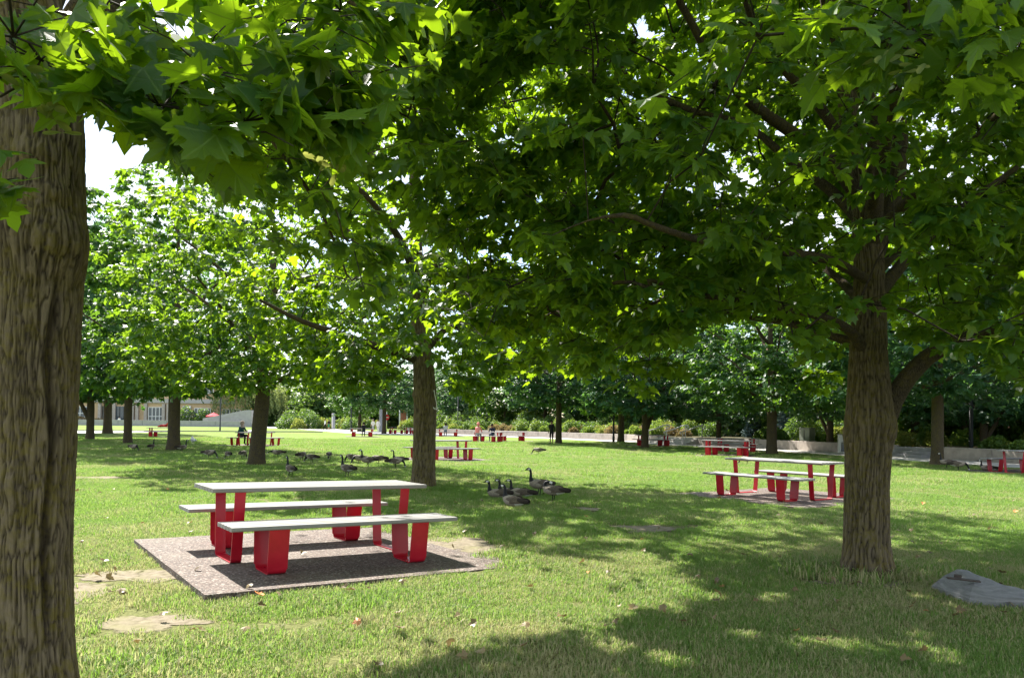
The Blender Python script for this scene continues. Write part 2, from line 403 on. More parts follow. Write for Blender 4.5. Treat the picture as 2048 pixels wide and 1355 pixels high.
# ------------------------------------------------------------------ leaves
def leaf_outline(lod):
    if lod == 0:      # five pointed lobes with side teeth
        half = [(.03, .02), (.2, -.04), (.36, .0), (.30, .10), (.52, .22), (.43, .27), (.62, .46), (.44, .45), (.40, .52), (.24, .50), (.22, .60), (.26, .72), (.13, .74), (.10, .86)]
    elif lod == 1:
        half = [(.05, .0), (.34, -.01), (.30, .14), (.60, .42), (.24, .48), (.24, .70)]
    else:
        half = [(.3, .0), (.52, .42), (.2, .62)]
    return half
def leaf_template(lod, fold, droop, twist=0.0):
    half = leaf_outline(lod); tip = (0, 1.0)
    pts = [(0, 0)] + half + [tip] + [(-x, y) for x, y in half[::-1]]
    ctr = (0, .38)
    P = np.array([ctr] + pts, float); x, y = P[:, 0], P[:, 1]
    z = fold*np.abs(x) - droop*(y-.2)**2 - .25*droop*x*x + twist*x*(y-.3)
    V = np.stack([x, y, z], 1); n = len(pts)
    Fc = np.array([(0, 1+i, 1+(i+1) % n) for i in range(n)])
    return V, Fc
def frames(D, N):
    D = D/np.linalg.norm(D, axis=1)[:, None]
    N = N - D*(N*D).sum(1)[:, None]; N /= np.linalg.norm(N, axis=1)[:, None]+1e-9
    return np.cross(D, N), D, N
def leaf_mass(name, P, D, N, S, tint, lod, mat, rng):
    temps = [leaf_template(lod, f, d) for f, d in ((.12, .25), (-.15, .45), (.32, .1), (.05, .7))]
    X, D, N = frames(D, N); Vs, Fs, Ts = [], [], []; base = 0
    pick = rng.integers(0, len(temps), len(P))
    for q, (tv, tf) in enumerate(temps):
        i = np.where(pick == q)[0]
        if not len(i): continue
        v = P[i][:, None, :] + S[i][:, None, None]*(X[i][:, None, :]*tv[None, :, 0:1]*rng.uniform(.72, 1.12, len(i))[:, None, None] + D[i][:, None, :]*tv[None, :, 1:2] + N[i][:, None, :]*tv[None, :, 2:3])
        f = tf[None] + (np.arange(len(i))*len(tv))[:, None, None] + base
        Vs.append(v.reshape(-1, 3)); Fs.append(f.reshape(-1, 3)); Ts.append(np.repeat(tint[i], len(tv))); base += len(i)*len(tv)
    return mesh_np(name, np.vstack(Vs), np.vstack(Fs), mat, False, {'tint': np.concatenate(Ts)})
HERO = []
for q, (f, d, w_) in enumerate(((.12, .25, .2), (-.18, .4, -.3), (.3, .15, .1), (.05, .65, .35), (.2, .35, -.4), (-.08, .8, 0), (.4, .3, .2), (.1, -.15, -.2))):
    v, fc = leaf_template(0, f, d, w_)
    HERO.append(mesh_np('maple_leaf', v, fc, M_leafh, False))

# ------------------------------------------------------------------ tree growth
class Grow:
    def __init__(s): s.p = np.zeros((40000, 3)); s.par = np.full(40000, -1); s.fix = np.zeros(40000); s.trunk = np.zeros(40000, bool); s.n = 0
    def node(s, p, par, fix=0, trunk=False):
        i = s.n; s.p[i] = p; s.par[i] = par; s.fix[i] = fix; s.trunk[i] = trunk; s.n += 1; return i
    def poly(s, pts, r0, r1, par=-1, trunk=False, seg=.25):
        pts = np.asarray(pts, float); L = np.linalg.norm(np.diff(pts, axis=0), axis=1).sum()
        k = max(3, int(L/seg)+1); q = resample(pts, k)
        if par < 0 and s.n: par = int(np.argmin(((s.p[:s.n]-q[0])**2).sum(1)))
        for i, p in enumerate(q): par = s.node(p, par, r0+(r1-r0)*i/(k-1), trunk)
        return par
    def attach(s, T, rng, bow=.10, seg=.35, up=.6):
        d0 = np.array([np.min(((s.p[:s.n]-t)**2).sum(1)) for t in T]); ends = np.zeros(len(T), int)
        for ti in np.argsort(d0):
            t = T[ti]; df = t - s.p[:s.n]; d = np.linalg.norm(df, axis=1)
            c = d + up*np.maximum(0, -df[:, 2]) + (s.trunk[:s.n])*.8
            i = int(np.argmin(c)); a = s.p[i].copy(); L = d[i]; k = max(2, int(L/seg)); par = i
            j = rng.normal(0, .035*L, 3)
            for q in range(1, k+1):
                u = q/k; p = a + (t-a)*u + j*math.sin(math.pi*u); p[2] += bow*L*math.sin(math.pi*u)
                par = s.node(p, par)
            ends[ti] = par
        return ends
    def radii(s, tip, e=2.25):
        acc = np.zeros(s.n); r = np.zeros(s.n)
        for i in range(s.n-1, -1, -1):
            v = acc[i] if acc[i] > 0 else tip**e
            r[i] = v**(1/e)
            if not s.trunk[i] and s.fix[i] > 0: r[i] = max(r[i], s.fix[i])
            if s.par[i] >= 0: acc[s.par[i]] += v
        return r
    def tubes(s, r, minr=0):
        mb = MB(); ch = {}
        for i in range(s.n):
            if s.par[i] >= 0: ch.setdefault(int(s.par[i]), []).append(i)
        main = {i: max(c, key=lambda k_: (s.trunk[k_], r[k_])) for i, c in ch.items()}
        for i in range(s.n):
            if s.trunk[i] or (s.par[i] >= 0 and main[int(s.par[i])] == i and not s.trunk[int(s.par[i])]): continue
            c = [i]
            while c[-1] in main: c.append(main[c[-1]])
            rr = r[c]; 
            if rr.max() < minr: continue
            pts = s.p[c]
            if s.par[i] >= 0: pts = np.vstack([s.p[s.par[i]], pts]); rr = np.r_[rr[0]*1.12, rr]
            n = 4 if rr.max() < .011 else (6 if rr.max() < .035 else 12)
            if rr.max() >= .035 and len(pts) > 2:
                k = len(pts)*2; u = np.linspace(0, len(pts)-1, k); pts = resample(pts, k); rr = np.interp(u, np.arange(len(rr)), rr)
            mb.tube(pts, rr, n, 1 if rr.max() >= .03 else 0, False)
        return mb
def sprays(C, O, rng, per, R, size, droop=(.1, .9)):
    """leaf positions around spray centres C growing along O; returns P, D, N, S and twigs"""
    P, D, N, S, tw = [], [], [], [], []
    for c, o in zip(C, O):
        o = o.copy(); o[2] = o[2]*.4; h = math.atan2(o[1], o[0]); k = rng.integers(4, 7); R_ = R*rng.uniform(.75, 1.3)
        an = h + np.linspace(-1.5, 1.5, k) + rng.normal(0, .25, k); ln = R_*rng.uniform(.55, 1.05, k)*(1-.25*np.abs(np.linspace(-1, 1, k)))
        el = rng.normal(.05, .28, k); sag = rng.uniform(.15, .6, k)
        td = np.stack([np.cos(an)*np.cos(el), np.sin(an)*np.cos(el), np.sin(el)], 1)
        def pt(i, t): 
            q = c + td[i]*(ln[i]*t)[..., None]; q[..., 2] -= (sag[i]*ln[i]*t*t*.6); return q
        for i in range(k): tw.append(pt(np.full(3, i), np.array([0, .5, 1.])))
        n = max(4, int(per*rng.uniform(.7, 1.3))); i = rng.integers(0, k, n); t = rng.uniform(.2, 1.05, n)
        side = np.where(rng.random(n) < .5, 1, -1)*rng.uniform(.2, 1.3, n)
        a2 = an[i]+side; dr = rng.uniform(*droop, n)
        d = np.stack([np.cos(a2)*np.cos(dr), np.sin(a2)*np.cos(dr), -np.sin(dr)], 1)
        s_ = size*rng.uniform(.7, 1.25, n)
        P.append(pt(i, t)+d*(s_*.35)[:, None]+rng.normal(0, .02, (n, 3))); D.append(d)
        nn = np.array([0, 0, 1.])[None] + rng.normal(0, .38, (n, 3)); N.append(nn); S.append(s_)
    return np.vstack(P), np.vstack(D), np.vstack(N), np.concatenate(S), tw
def trunk_mesh(name, path, rad, nseg, nring, mat, amp=.012, knots=(), seed=0, flare=.5, flh=.35, sx=.0125, sz=.15, bark=True, seam=None):
    """path (k,3), rad (k) -> detailed bark surface"""
    pts = resample(path, nring); u = np.linspace(0, len(path)-1, nring); R = np.interp(u, np.arange(len(path)), rad)
    T = np.gradient(pts, axis=0); T /= np.linalg.norm(T, axis=1)[:, None]
    A = np.array([1., 0, 0])[None] - T*T[:, :1]; A /= np.linalg.norm(A, axis=1)[:, None]; B = np.cross(T, A)
    th = np.linspace(0, 2*math.pi, nseg, endpoint=False); z = pts[:, 2]-pts[0, 2]
    Z, TH = np.meshgrid(z, th, indexing='ij'); RR = np.repeat(R[:, None], nseg, 1)
    fl = flare*np.exp(-Z/flh)
    lobes = .6+.4*np.sin(TH*5+seed)+.35*np.sin(TH*3+1.7*seed)
    RR = RR*(1+fl*np.clip(lobes, .1, 2)*.55) * (1+.05*(fbm(np.cos(TH)*1.3+seed, np.sin(TH)*1.3, Z*1.1, 5)-.5)*2)
    bulge = np.zeros_like(RR)
    for (kz, kt, kr, kh) in knots:
        dth = np.angle(np.exp(1j*(TH-kt)))*R.mean(); q = np.sqrt(dth**2+(Z-kz)**2)/kr; bulge += kh*np.exp(-q*q*1.2)
    RR = RR+bulge
    if bark:
        r0 = R.mean(); wob = (fbm(np.cos(TH)*r0/.10, np.sin(TH)*r0/.10, Z/.16, seed+9, 2)-.5)*1.5
        cx, sy = np.cos(TH)*r0/sx, np.sin(TH)*r0/sx
        n1 = vnoise(cx+wob, sy+wob, Z/sz, seed+1); n2 = vnoise(cx*1.9, sy*1.9, Z/sz*1.7, seed+2)
        h = np.clip(np.abs((n1*.72+n2*.28)-.5)*6.2, 0, 1); h = h**.8
        crk = vnoise(cx*.6, sy*.6, Z/.022, seed+4); fine = fbm(cx*2.2, sy*2.2, Z/.02, seed+3, 2); h = h*(1-.55*np.clip((crk-.72)*6, 0, 1))
        if seam:
            dth = np.angle(np.exp(1j*(TH-seam[0]-.12*(vnoise(Z*2.2, 3., 1.)-.5)*2))); sm = np.exp(-(dth/.085)**2)*np.clip((Z-seam[1])*4, 0, 1)*np.clip((seam[2]-Z)*4, 0, 1)
            lip = np.exp(-((np.abs(dth)-.17)/.07)**2)*np.clip((Z-seam[1])*4, 0, 1)*np.clip((seam[2]-Z)*4, 0, 1)
            RR = RR-.03*sm+.014*lip; h = h*(1-.75*sm)
        RR = RR + amp*(h-.7)+amp*.35*(fine-.5); fur = (1-h)
    else: fur = np.zeros_like(RR)
    V = pts[:, None, :] + RR[..., None]*(np.cos(TH)[..., None]*A[:, None, :]+np.sin(TH)[..., None]*B[:, None, :])
    i, j = np.meshgrid(np.arange(nring-1), np.arange(nseg), indexing='ij'); j2 = (j+1) % nseg
    Fc = np.stack([i*nseg+j, i*nseg+j2, (i+1)*nseg+j2, (i+1)*nseg+j], -1).reshape(-1, 4)
    return mesh_np(name, V.reshape(-1, 3), Fc, mat, True, {'furrow': fur.ravel()**1.3})
def shell_points(rng, n, c, rad, zmin, bias=.5, half=None):
    out = []
    while len(out) < n:
        q = rng.normal(0, 1, 3); q /= np.linalg.norm(q); r = rng.random()**(1/3)
        r = r*(1-bias)+bias*(1-.35*rng.random()**2) if rng.random() < .75 else r
        lump = .82+.36*vnoise(q[0]*2.2+7, q[1]*2.2+3, q[2]*2.2, int(c[0]*10) & 255)
        p = np.asarray(c)+q*np.asarray(rad)*r*lump
        if p[2] < zmin or (half is not None and not half(p)): continue
        out.append(p)
    return np.array(out)
def below(line):
    xs, ys = zip(*line)
    def ok(P, margin=0):
        x, y, d = proj(P); lim = np.interp(x, xs, ys)
        inside = (d > .3) & (x > -60) & (x < W+60) & (y < H+200)
        return ~(inside & (y+margin > lim)) & ~((d < 1.3) & (d > -1) & (np.abs(np.asarray(P)[..., 0]) < 1.2))
    return ok
SUNLIT = [(60, 1075), (420, 1030), (880, 1032), (960, 1100), (1120, 1105), (1290, 1105), (1440, 1140), (1450, 1175), (1300, 1235), (1200, 1262), (1000, 1292), (850, 1345), (780, 1400), (60, 1400)]
SUN_PG = np.array([gp(x, y)[:2] for x, y in SUNLIT])
def in_poly(x, y, pg):
    r = np.zeros(np.shape(x), bool); n = len(pg)
    for i in range(n):
        (x1, y1), (x2, y2) = pg[i], pg[(i+1) % n]; c = (y1 > y) != (y2 > y)
        r ^= c & (x < (x2-x1)*(y-y1)/(y2-y1+1e-12)+x1)
    return r
def shades(P):
    """points whose shadow would fall on the part of the lawn the sun reaches"""
    k_ = P[:, 2]/sun_dir.z; x, y = P[:, 0]-sun_dir.x*k_, P[:, 1]-sun_dir.y*k_
    jx = 1.5*(fbm(x*1.1, y*1.1, P[:, 2]*.35, 40, 2)-.5); jy = 1.5*(fbm(x*1.1+9, y*1.1, P[:, 2]*.35, 41, 2)-.5)
    return in_poly(x+jx, y+jy, SUN_PG)
HOLES = [(*gp(x, y)[:2], r) for x, y, r in ((1560, 1203, .2), (1440, 1196, .22), (1330, 1212, .25), (1640, 1292, .2), (1740, 1300, .22), (1520, 1275, .15), (1250, 1082, .3), (1120, 1065, .3), (1430, 1075, .3), (1060, 1040, .3), (1850, 1200, .15), (1500, 1045, .35), (1240, 1300, .15), (1900, 1320, .2), (1350, 1330, .15))]
def in_hole(P):
    k_ = P[:, 2]/sun_dir.z; x, y = P[:, 0]-sun_dir.x*k_, P[:, 1]-sun_dir.y*k_; r_ = np.zeros(len(P), bool)
    for a, b, r in HOLES: r_ |= np.hypot(x-a, y-b) < r*(.6+.9*vnoise(x*5, y*5, 0*x))
    return r_
def near_tree(name, label, group, base, tpath, trad, limbs, targets, ok, rng, per, R, size, lod, trunk_kw, hero=300, tip=.0042, thick_twig=.0028, leafmat=None, hero_px=(0, W, 0, 900), free=None):
    root = empty(name, base); tag(root, label, 'tree', group)
    base = np.asarray(base); g = Grow()
    g.poly(tpath, trad[0], trad[-1], trunk=True)
    for pts, r0, r1 in limbs: g.poly(pts, r0, r1)
    T = targets[ok(targets, 30)] if ok else targets
    T = T[~(shades(T) & (rng.random(len(T)) < .9))]
    if free is not None: T = np.vstack([T, free])
    ends = g.attach(T, rng)
    r = g.radii(tip)
    O = T - g.p[g.par[ends]]
    O += (T-np.array([tpath[0][0], tpath[0][1], T[:, 2].mean()]))*.25
    P, D, N, S, tw = sprays(T, O, rng, per, R, size)
    if ok:
        kp = ok(P, 0) & ok(P+D*S[:, None], 0); fr = np.zeros(len(P), bool) if free is None else np.min(np.linalg.norm(P[:, None, :]-free[None], axis=2), axis=1) < .55; kp &= ~(shades(P) & ~fr & (rng.random(len(P)) < .84)); kp &= ~(in_hole(P) & (rng.random(len(P)) < .95)); P, D, N, S = P[kp], D[kp], N[kp], S[kp]
        tw = [t for t in tw if ok(t[-1:], 10)[0]]
    tm = trunk_mesh('trunk', np.asarray(tpath)-base, trad, mat=M_bark, **trunk_kw)
    link('trunk', tm, root)
    mb = g.tubes(r)
    mb.v = [tuple(np.asarray(p)-base) for p in mb.v]
    for t in tw: mb.tube(t-base, [thick_twig*1.3, thick_twig, thick_twig*.6], 3, 0, False)
    br = mb.build('branches', [M_twig, M_bark2], root, True); br['kind'] = 'stuff'
    x, y, d = proj(P); vis = (x > hero_px[0]) & (x < hero_px[1]) & (y > hero_px[2]) & (y < hero_px[3]) & (d > .5)
    order = np.where(vis)[0]; order = order[np.argsort((d/S)[order])][:hero]
    m = np.ones(len(P), bool); m[order] = False
    tint = np.clip(rng.normal(.5, .25, len(P)), 0, 1)
    crown = link('crown', leaf_mass('crown', P[m]-base, D[m], N[m], S[m], tint[m], lod, leafmat or M_leaf, rng), root)
    crown['kind'] = 'stuff'
    X, Dn, Nn = frames(D, N)
    for i in order:
        o = link('leaf', HERO[int(rng.integers(0, len(HERO)))], crown)
        Mx = Matrix([[*(X[i]*S[i])], [*(Dn[i]*S[i])], [*(Nn[i]*S[i])]]).transposed().to_4x4(); Mx.translation = P[i]-base
        o.matrix_local = Mx
    return root, P

# ---- right-hand maple
RB = gp(1735, 1146); RY = RB[1]
def rp(*a): return [at(x, y, RY+dy) for x, y, dy in a]
R_tp = [RB-np.array([0, 0, .06])] + rp((1733, 1080, 0), (1734, 960, 0), (1738, 830, 0), (1736, 720, 0), (1738, 620, .05), (1737, 520, .1), (1728, 430, .1), (1712, 350, .15), (1700, 260, .2), (1690, 120, .3), (1675, -60, .4), (1665, -260, .5), (1650, -480, .5))
R_tr = [.225, .208, .205, .228, .18, .158, .14, .12, .115, .10, .085, .07, .05, .03]
R_limbs = [
    (rp((1765, 850, 0), (1800, 775, -.05), (1858, 712, -.1), (1930, 678, -.2), (2000, 668, -.3), (2090, 690, -.5), (2200, 640, -.6)), .105, .045),
    (rp((1738, 720, 0), (1715, 680, -.15), (1680, 648, -.3), (1600, 622, -.5), (1500, 604, -.9), (1400, 590, -1.3), (1300, 560, -1.7)), .06, .015),
    (rp((1738, 700, 0), (1650, 665, .3), (1560, 642, .6), (1480, 628, .8), (1380, 560, 1.2)), .055, .02),
    (rp((1740, 500, .1), (1748, 420, -.1), (1750, 320, -.2), (1742, 210, -.4), (1690, 120, -.6), (1650, 0, -.8), (1640, -200, -1)), .10, .035),
    (rp((1745, 520, .1), (1780, 420, .2), (1800, 310, .2), (1795, 200, .1), (1775, 60, .0), (1790, -160, 0)), .10, .035),
    (rp((1722, 400, .1), (1660, 320, -.1), (1580, 262, -.3), (1500, 205, -.6), (1430, 130, -.9), (1380, 40, -1.1), (1320, -60, -1.3)), .075, .025),
    (rp((1720, 440, .1), (1660, 380, .3), (1590, 330, .5), (1490, 250, .8), (1380, 220, 1.1), (1260, 160, 1.4)), .065, .02),
    (rp((1705, 320, .15), (1640, 215, .0), (1560, 130, -.2), (1500, 30, -.4), (1460, -120, -.5)), .06, .02),
    (rp((1735, 560, 0), (1660, 520, -.6), (1540, 500, -1.4), (1400, 480, -2.2), (1250, 430, -2.7)), .05, .018),
    (rp((1745, 600, 0), (1830, 500, .3), (1920, 420, .6), (2040, 330, .9)), .075, .03),
    (rp((1745, 470, 0), (1840, 380, -.8), (1950, 280, -1.6), (2060, 150, -2.3)), .06, .02),
    (rp((1740, 430, 0), (1780, 250, -1.2), (1800, 60, -2.2), (1850, -250, -3.4)), .06, .02),
    (rp((1735, 640, 0), (1680, 560, 1.2), (1560, 480, 2.4), (1420, 420, 3.4)), .06, .02),
    (rp((1740, 560, 0), (1800, 500, 1.3), (1900, 430, 2.4), (2000, 350, 3.2)), .06, .02),
]
rng = np.random.default_rng(11)
R_ok = below([(-60, 300), (700, 480), (800, 560), (815, 690), (870, 660), (930, 690), (1000, 745), (1060, 800), (1120, 770), (1180, 800), (1240, 770), (1300, 820), (1385, 780), (1400, 655), (1500, 650), (1575, 660), (1590, 770), (1640, 820), (1688, 770), (1700, 640), (1745, 640), (1790, 690), (1830, 730), (1900, 715), (1980, 750), (2048, 790), (2110, 800)])
RC = (RB[0]-.25, RY-.1, 6.2)
R_T = np.vstack([shell_points(rng, 620, RC, (5.0, 5.0, 5.2), 1.8, .45),
                 shell_points(rng, 760, (RB[0]-.3, RY-.1, 4.4), (4.9, 4.4, 2.9), 1.75, .2),
                 shell_points(rng, 150, (RB[0]-2.9, RY-.4, 3.0), (1.9, 1.8, 1.2), 1.75, .1),
                 shell_points(rng, 520, (RB[0]-.2, RY, 8.0), (5.0, 5.0, 3.6), 5.6, .15),
                 shell_points(rng, 230, (RB[0]+.3, RY+2.6, 5.2), (4.0, 2.0, 3.0), 2.6, .1)])
_x, _y, _d = proj(R_T); _w = ((_x-1700)/190)**2+((_y-330)/260)**2
R_T = R_T[~((_w < 1) & (rng.random(len(R_T)) < np.where(R_T[:, 1] < RY+.3, .42, .0)))]
_x, _y, _d = proj(R_T); R_T = R_T[~((np.linalg.norm(R_T-np.array([0, 0, CAMZ]), axis=1) < 5.0) & (_y > -500) & (_x > -100) & (_x < 2150) & (_d > 0))]
R_T = np.vstack([R_T, shell_points(rng, 5, (1.5, 2.9, 2.98), (.6, .25, .2), 2.4, 0)])
near_tree('maple_tree', 'big maple beside the slate boulder, thick mossy trunk with a limb bending sideways', 'maple trees on the lawn', RB, R_tp, R_tr, R_limbs, R_T, R_ok, rng,
          46, .46, .118, 1, dict(nseg=220, nring=400, amp=.017, seed=3, flare=1.1, flh=.15, knots=[(1.58, -1.2, .10, .03), (1.45, 2.6, .12, .025), (1.5, -.3, .13, .03)]))

# ---- left-hand maple, trunk cropped by the frame
LB = gp(66, 1408); LY = LB[1]
def lp(*a): return [at(x, y, LY+dy) for x, y, dy in a]
L_tp = [LB-np.array([0, 0, .06])] + lp((62, 1300, 0), (60, 1100, 0), (66, 900, 0), (72, 700, 0), (78, 560, 0), (84, 470, 0), (86, 360, 0), (84, 240, 0), (70, 120, .05), (50, 0, .1), (30, -180, .15), (10, -420, .2), (-10, -700, .2))
L_tr = [.215, .198, .19, .195, .197, .2, .2, .188, .19, .19, .17, .15, .12, .07]
L_limbs = [
    (lp((80, 200, 0), (150, 90, .3), (260, -30, .9), (340, -90, 1.6), (420, 20, 2.0), (470, 180, 2.3), (560, 300, 2.7), (640, 420, 3.1), (700, 560, 3.5)), .06, .008),
    (lp((75, 150, 0), (200, -40, -.2), (400, -120, -.5), (620, -60, -.8), (760, 60, -.9)), .05, .012),
    (lp((60, 80, 0), (180, -120, .6), (420, -260, 1.8), (640, -200, 3.0), (800, -60, 4.0)), .075, .02),
    (lp((60, 60, 0), (120, -200, 1.2), (250, -300, 2.6), (360, -160, 4.2)), .07, .02),
    (lp((50, 0, 0), (-60, -200, -.5), (-300, -400, -1.0)), .07, .03),
    (lp((40, -100, 0), (200, -400, -.6), (600, -600, -1.2), (1000, -700, -1.3)), .07, .02),
    (lp((40, -100, 0), (-200, -300, 1.2), (-400, -400, 2.6)), .06, .02),
    (lp((50, 0, 0), (-80, -60, -.8), (-110, 150, -1.4), (-60, 300, -1.7), (-20, 370, -1.75)), .02, .005),
    (lp((30, -200, 0), (250, -500, .8), (700, -500, 1.8), (1100, -350, 2.6)), .06, .02),
]
rng = np.random.default_rng(5)
l_near = below([(-60, 470), (30, 460), (48, 390), (62, 235), (160, 225), (185, 215), (235, 255), (265, 320), (310, 350), (360, 340), (440, 400), (500, 395), (560, 330), (620, 300), (690, 395), (740, 300), (830, 190), (1000, 110), (1250, 60), (1500, 30), (2110, 10)])
l_far = below([(-60, 60), (160, 120), (290, 200), (320, 390), (380, 410), (420, 430), (470, 500), (530, 600), (600, 660), (660, 600), (700, 640), (780, 640), (830, 440), (900, 390), (980, 200), (1100, 60), (2110, -100)])
def L_ok(P, margin=0):
    P = np.asarray(P); far = P[..., 1] > 5.4
    return np.where(far, l_far(P, margin), l_near(P, margin))
def from_px(rng, n, x0, x1, y0, y1, Y0, Y1):
    return np.array([at(rng.uniform(x0, x1), rng.uniform(y0, y1), rng.uniform(Y0, Y1)) for _ in range(n)])
LC = (LB[0]+.2, LY+.4, 6.4)
L_T = np.vstack([(lambda q: q[~((np.linalg.norm(q-np.array([0, 0, CAMZ]), axis=1) < 4.6) & (proj(q)[1] > -400) & (proj(q)[0] > 820) & (proj(q)[2] > 0))])(shell_points(rng, 520, LC, (4.8, 5.4, 4.3), 2.2, .45)),
                 from_px(rng, 85, 330, 860, 60, 640, 6.2, 8.8),
                 from_px(rng, 45, 420, 1000, -40, 330, 5.6, 8.8),
                 from_px(rng, 44, 200, 760, 20, 330, 2.3, 4.2),
                 from_px(rng, 7, 0, 240, 20, 160, 2.1, 3.0), from_px(rng, 9, 180, 340, 110, 230, 2.6, 4.4),
                 from_px(rng, 2, -40, 5, 360, 400, 2.2, 2.5),
                 from_px(rng, 60, 600, 1300, -60, 130, 5.4, 7.6)])
_, LP = near_tree('maple_tree', 'maple with a deeply furrowed mossy trunk and dead bark seam, trunk cut by the frame', 'maple trees on the lawn', LB, L_tp, L_tr, L_limbs, L_T, L_ok, rng,
          36, .42, .122, 1, dict(nseg=320, nring=560, amp=.0135, seed=8, flare=.32, flh=.14, sx=.0112, sz=.115, seam=(-.62, .3, 2.3),
                                 knots=[(2.42, -.5, .15, .06), (2.5, -1.9, .16, .045), (2.55, 3.3, .14, .06), (2.86, -1.2, .075, .04), (2.68, -.8, .06, .03), (1.2, -1.6, .06, .018)]))

# ---- middle maple
MBp = gp(846, 976); MY = MBp[1]
def mp(*a): return [at(x, y, MY+dy) for x, y, dy in a]
M_tp = [MBp-np.array([0, 0, .06])] + mp((847, 950, 0), (849, 880, 0), (850, 790, 0), (846, 720, 0), (838, 640, .1), (834, 560, .2), (832, 460, .3), (828, 340, .3), (822, 200, .3), (815, 40, .3), (812, -120, .3))
M_tr = [.29, .255, .245, .25, .225, .17, .15, .13, .11, .09, .06, .03]
M_limbs = [(mp((842, 722, 0), (800, 705, -.3), (745, 690, -.7), (680, 668, -1.2), (600, 640, -1.8), (520, 600, -2.4)), .12, .03),
           (mp((850, 700, 0), (890, 660, .3), (940, 640, .6), (1000, 600, 1)), .09, .03),
           (mp((838, 640, 0), (800, 570, 1), (740, 500, 2), (660, 430, 3)), .1, .03),
           (mp((838, 600, 0), (880, 520, -1), (930, 440, -2), (1000, 360, -3)), .1, .03),
           (mp((834, 560, 0), (800, 480, -1.5), (740, 400, -2.8), (660, 330, -3.8)), .1, .03),
           (mp((832, 500, 0), (860, 420, 1.5), (920, 340, 3), (1000, 260, 4)), .09, .03),
           (mp((832, 420, 0), (760, 330, .3), (680, 230, .6), (600, 150, .8)), .08, .03),
           (mp((828, 360, 0), (880, 260, -.4), (950, 160, -.8), (1040, 80, -1)), .08, .03)]
rng = np.random.default_rng(21)
M_ok = below([(-60, 500), (480, 600), (520, 720), (600, 770), (660, 800), (720, 800), (790, 790), (824, 725), (872, 735), (892, 790), (905, 850), (940, 850), (980, 790), (1050, 760), (1150, 790), (1300, 700), (2110, 600)])
M_T = np.vstack([shell_points(rng, 680, (MBp[0]-.2, MY, 6.8), (5.2, 5.0, 5.6), 2.0, .5),
                 shell_points(rng, 320, (MBp[0]-.4, MY-.3, 3.6), (4.6, 4.2, 1.7), 2.0, .3)])
near_tree('maple_tree', 'upright maple behind the foremost picnic table with a white cord on its trunk', 'maple trees on the lawn', MBp, M_tp, M_tr, M_limbs, M_T, M_ok, rng,
          40, .5, .145, 1, dict(nseg=110, nring=190, amp=.022, seed=5, flare=.55, flh=.22, sx=.017, sz=.2, knots=[(2.15, 2.9, .09, .05)]), hero=300, leafmat=M_leaf)

# ---- maples farther off: three crown shapes, copied
def far_variant(seed, height, cr, zc, nspray, per, R, size, leafmat, trunk_r, lod, clear=2.3, fork=None, lean=0, barkmat=None):
    rng = np.random.default_rng(seed); root = empty('maple_tree'); g = Grow()
    tp = np.array([[0, 0, -.05], [lean*.15, 0, .6], [lean*.6, 0, clear*.8], [lean, 0, clear*1.3], [lean*1.3+.1, .05, height*.5], [lean*1.3, 0, height*.85]])
    tr = np.array([1.15, 1.0, .95, .8, .5, .12])*trunk_r
    g.poly(tp, tr[0], tr[-1], trunk=True, seg=.4)
    if fork: g.poly([tp[2]+[0, 0, -.9], tp[2]+[.35, .1, -.2], tp[2]+[.8, .2, .7], tp[2]+[1.5, .3, 2.0]], trunk_r*.7, trunk_r*.25, seg=.35)
    nl = 9
    for i in range(nl):
        z = clear*1.02 + (height*.5-clear)*i/nl; a = i*2.4+seed; L = cr*(.8-.25*i/nl); x0 = np.interp(z, tp[:, 2], tp[:, 0])
        c, s_ = math.cos(a), math.sin(a)
        g.poly([(x0, 0, z), (x0+c*L*.35, s_*L*.35, z+L*.16), (x0+c*L*.7, s_*L*.7, z+L*.42), (x0+c*L, s_*L, z+L*.6)], trunk_r*.38, trunk_r*.1, seg=.4)
    T = np.vstack([shell_points(rng, int(nspray*.75), (lean, 0, zc), (cr, cr, (height-clear)*.56), clear-.1, .5),
                   shell_points(rng, nspray-int(nspray*.75), (lean, 0, clear+1.4), (cr*.9, cr*.9, 1.5), clear-.25, .3)])
    ends = g.attach(T, rng, seg=.5); r = g.radii(.006)
    O = T-g.p[g.par[ends]]+T*np.array([.3, .3, 0])
    P, D, N, S, tw = sprays(T, O, rng, per, R, size)
    link('trunk', trunk_mesh('trunk', tp, tr, 28, 40, barkmat or M_bark2, seed=seed, flare=.5, flh=.25, bark=False), root)
    br = g.tubes(r, .009).build('branches', [M_twig, M_bark2], root, True); br['kind'] = 'stuff'
    cw = link('crown', leaf_mass('crown', P, D, N, S, np.clip(rng.normal(.5, .25, len(P)), 0, 1), lod, leafmat, rng), root); cw['kind'] = 'stuff'
    return root
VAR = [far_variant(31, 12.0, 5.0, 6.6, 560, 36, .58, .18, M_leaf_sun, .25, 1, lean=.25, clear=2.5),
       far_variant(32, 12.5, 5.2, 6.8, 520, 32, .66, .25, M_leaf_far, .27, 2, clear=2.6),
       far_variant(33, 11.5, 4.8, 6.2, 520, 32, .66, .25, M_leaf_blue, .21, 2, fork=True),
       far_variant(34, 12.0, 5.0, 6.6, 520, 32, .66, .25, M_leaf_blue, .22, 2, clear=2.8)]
used = set()
def place_tree(v, p, rz, s, label, group='maple trees on the lawn', sz=1.0):
    o = VAR[v] if v not in used else copy_tree(VAR[v]); used.add(v)
    o.location = (p[0], p[1], p[2]); o.rotation_euler = (0, 0, rz); o.scale = (s, s, s*sz); tag(o, label, 'tree', group); return o
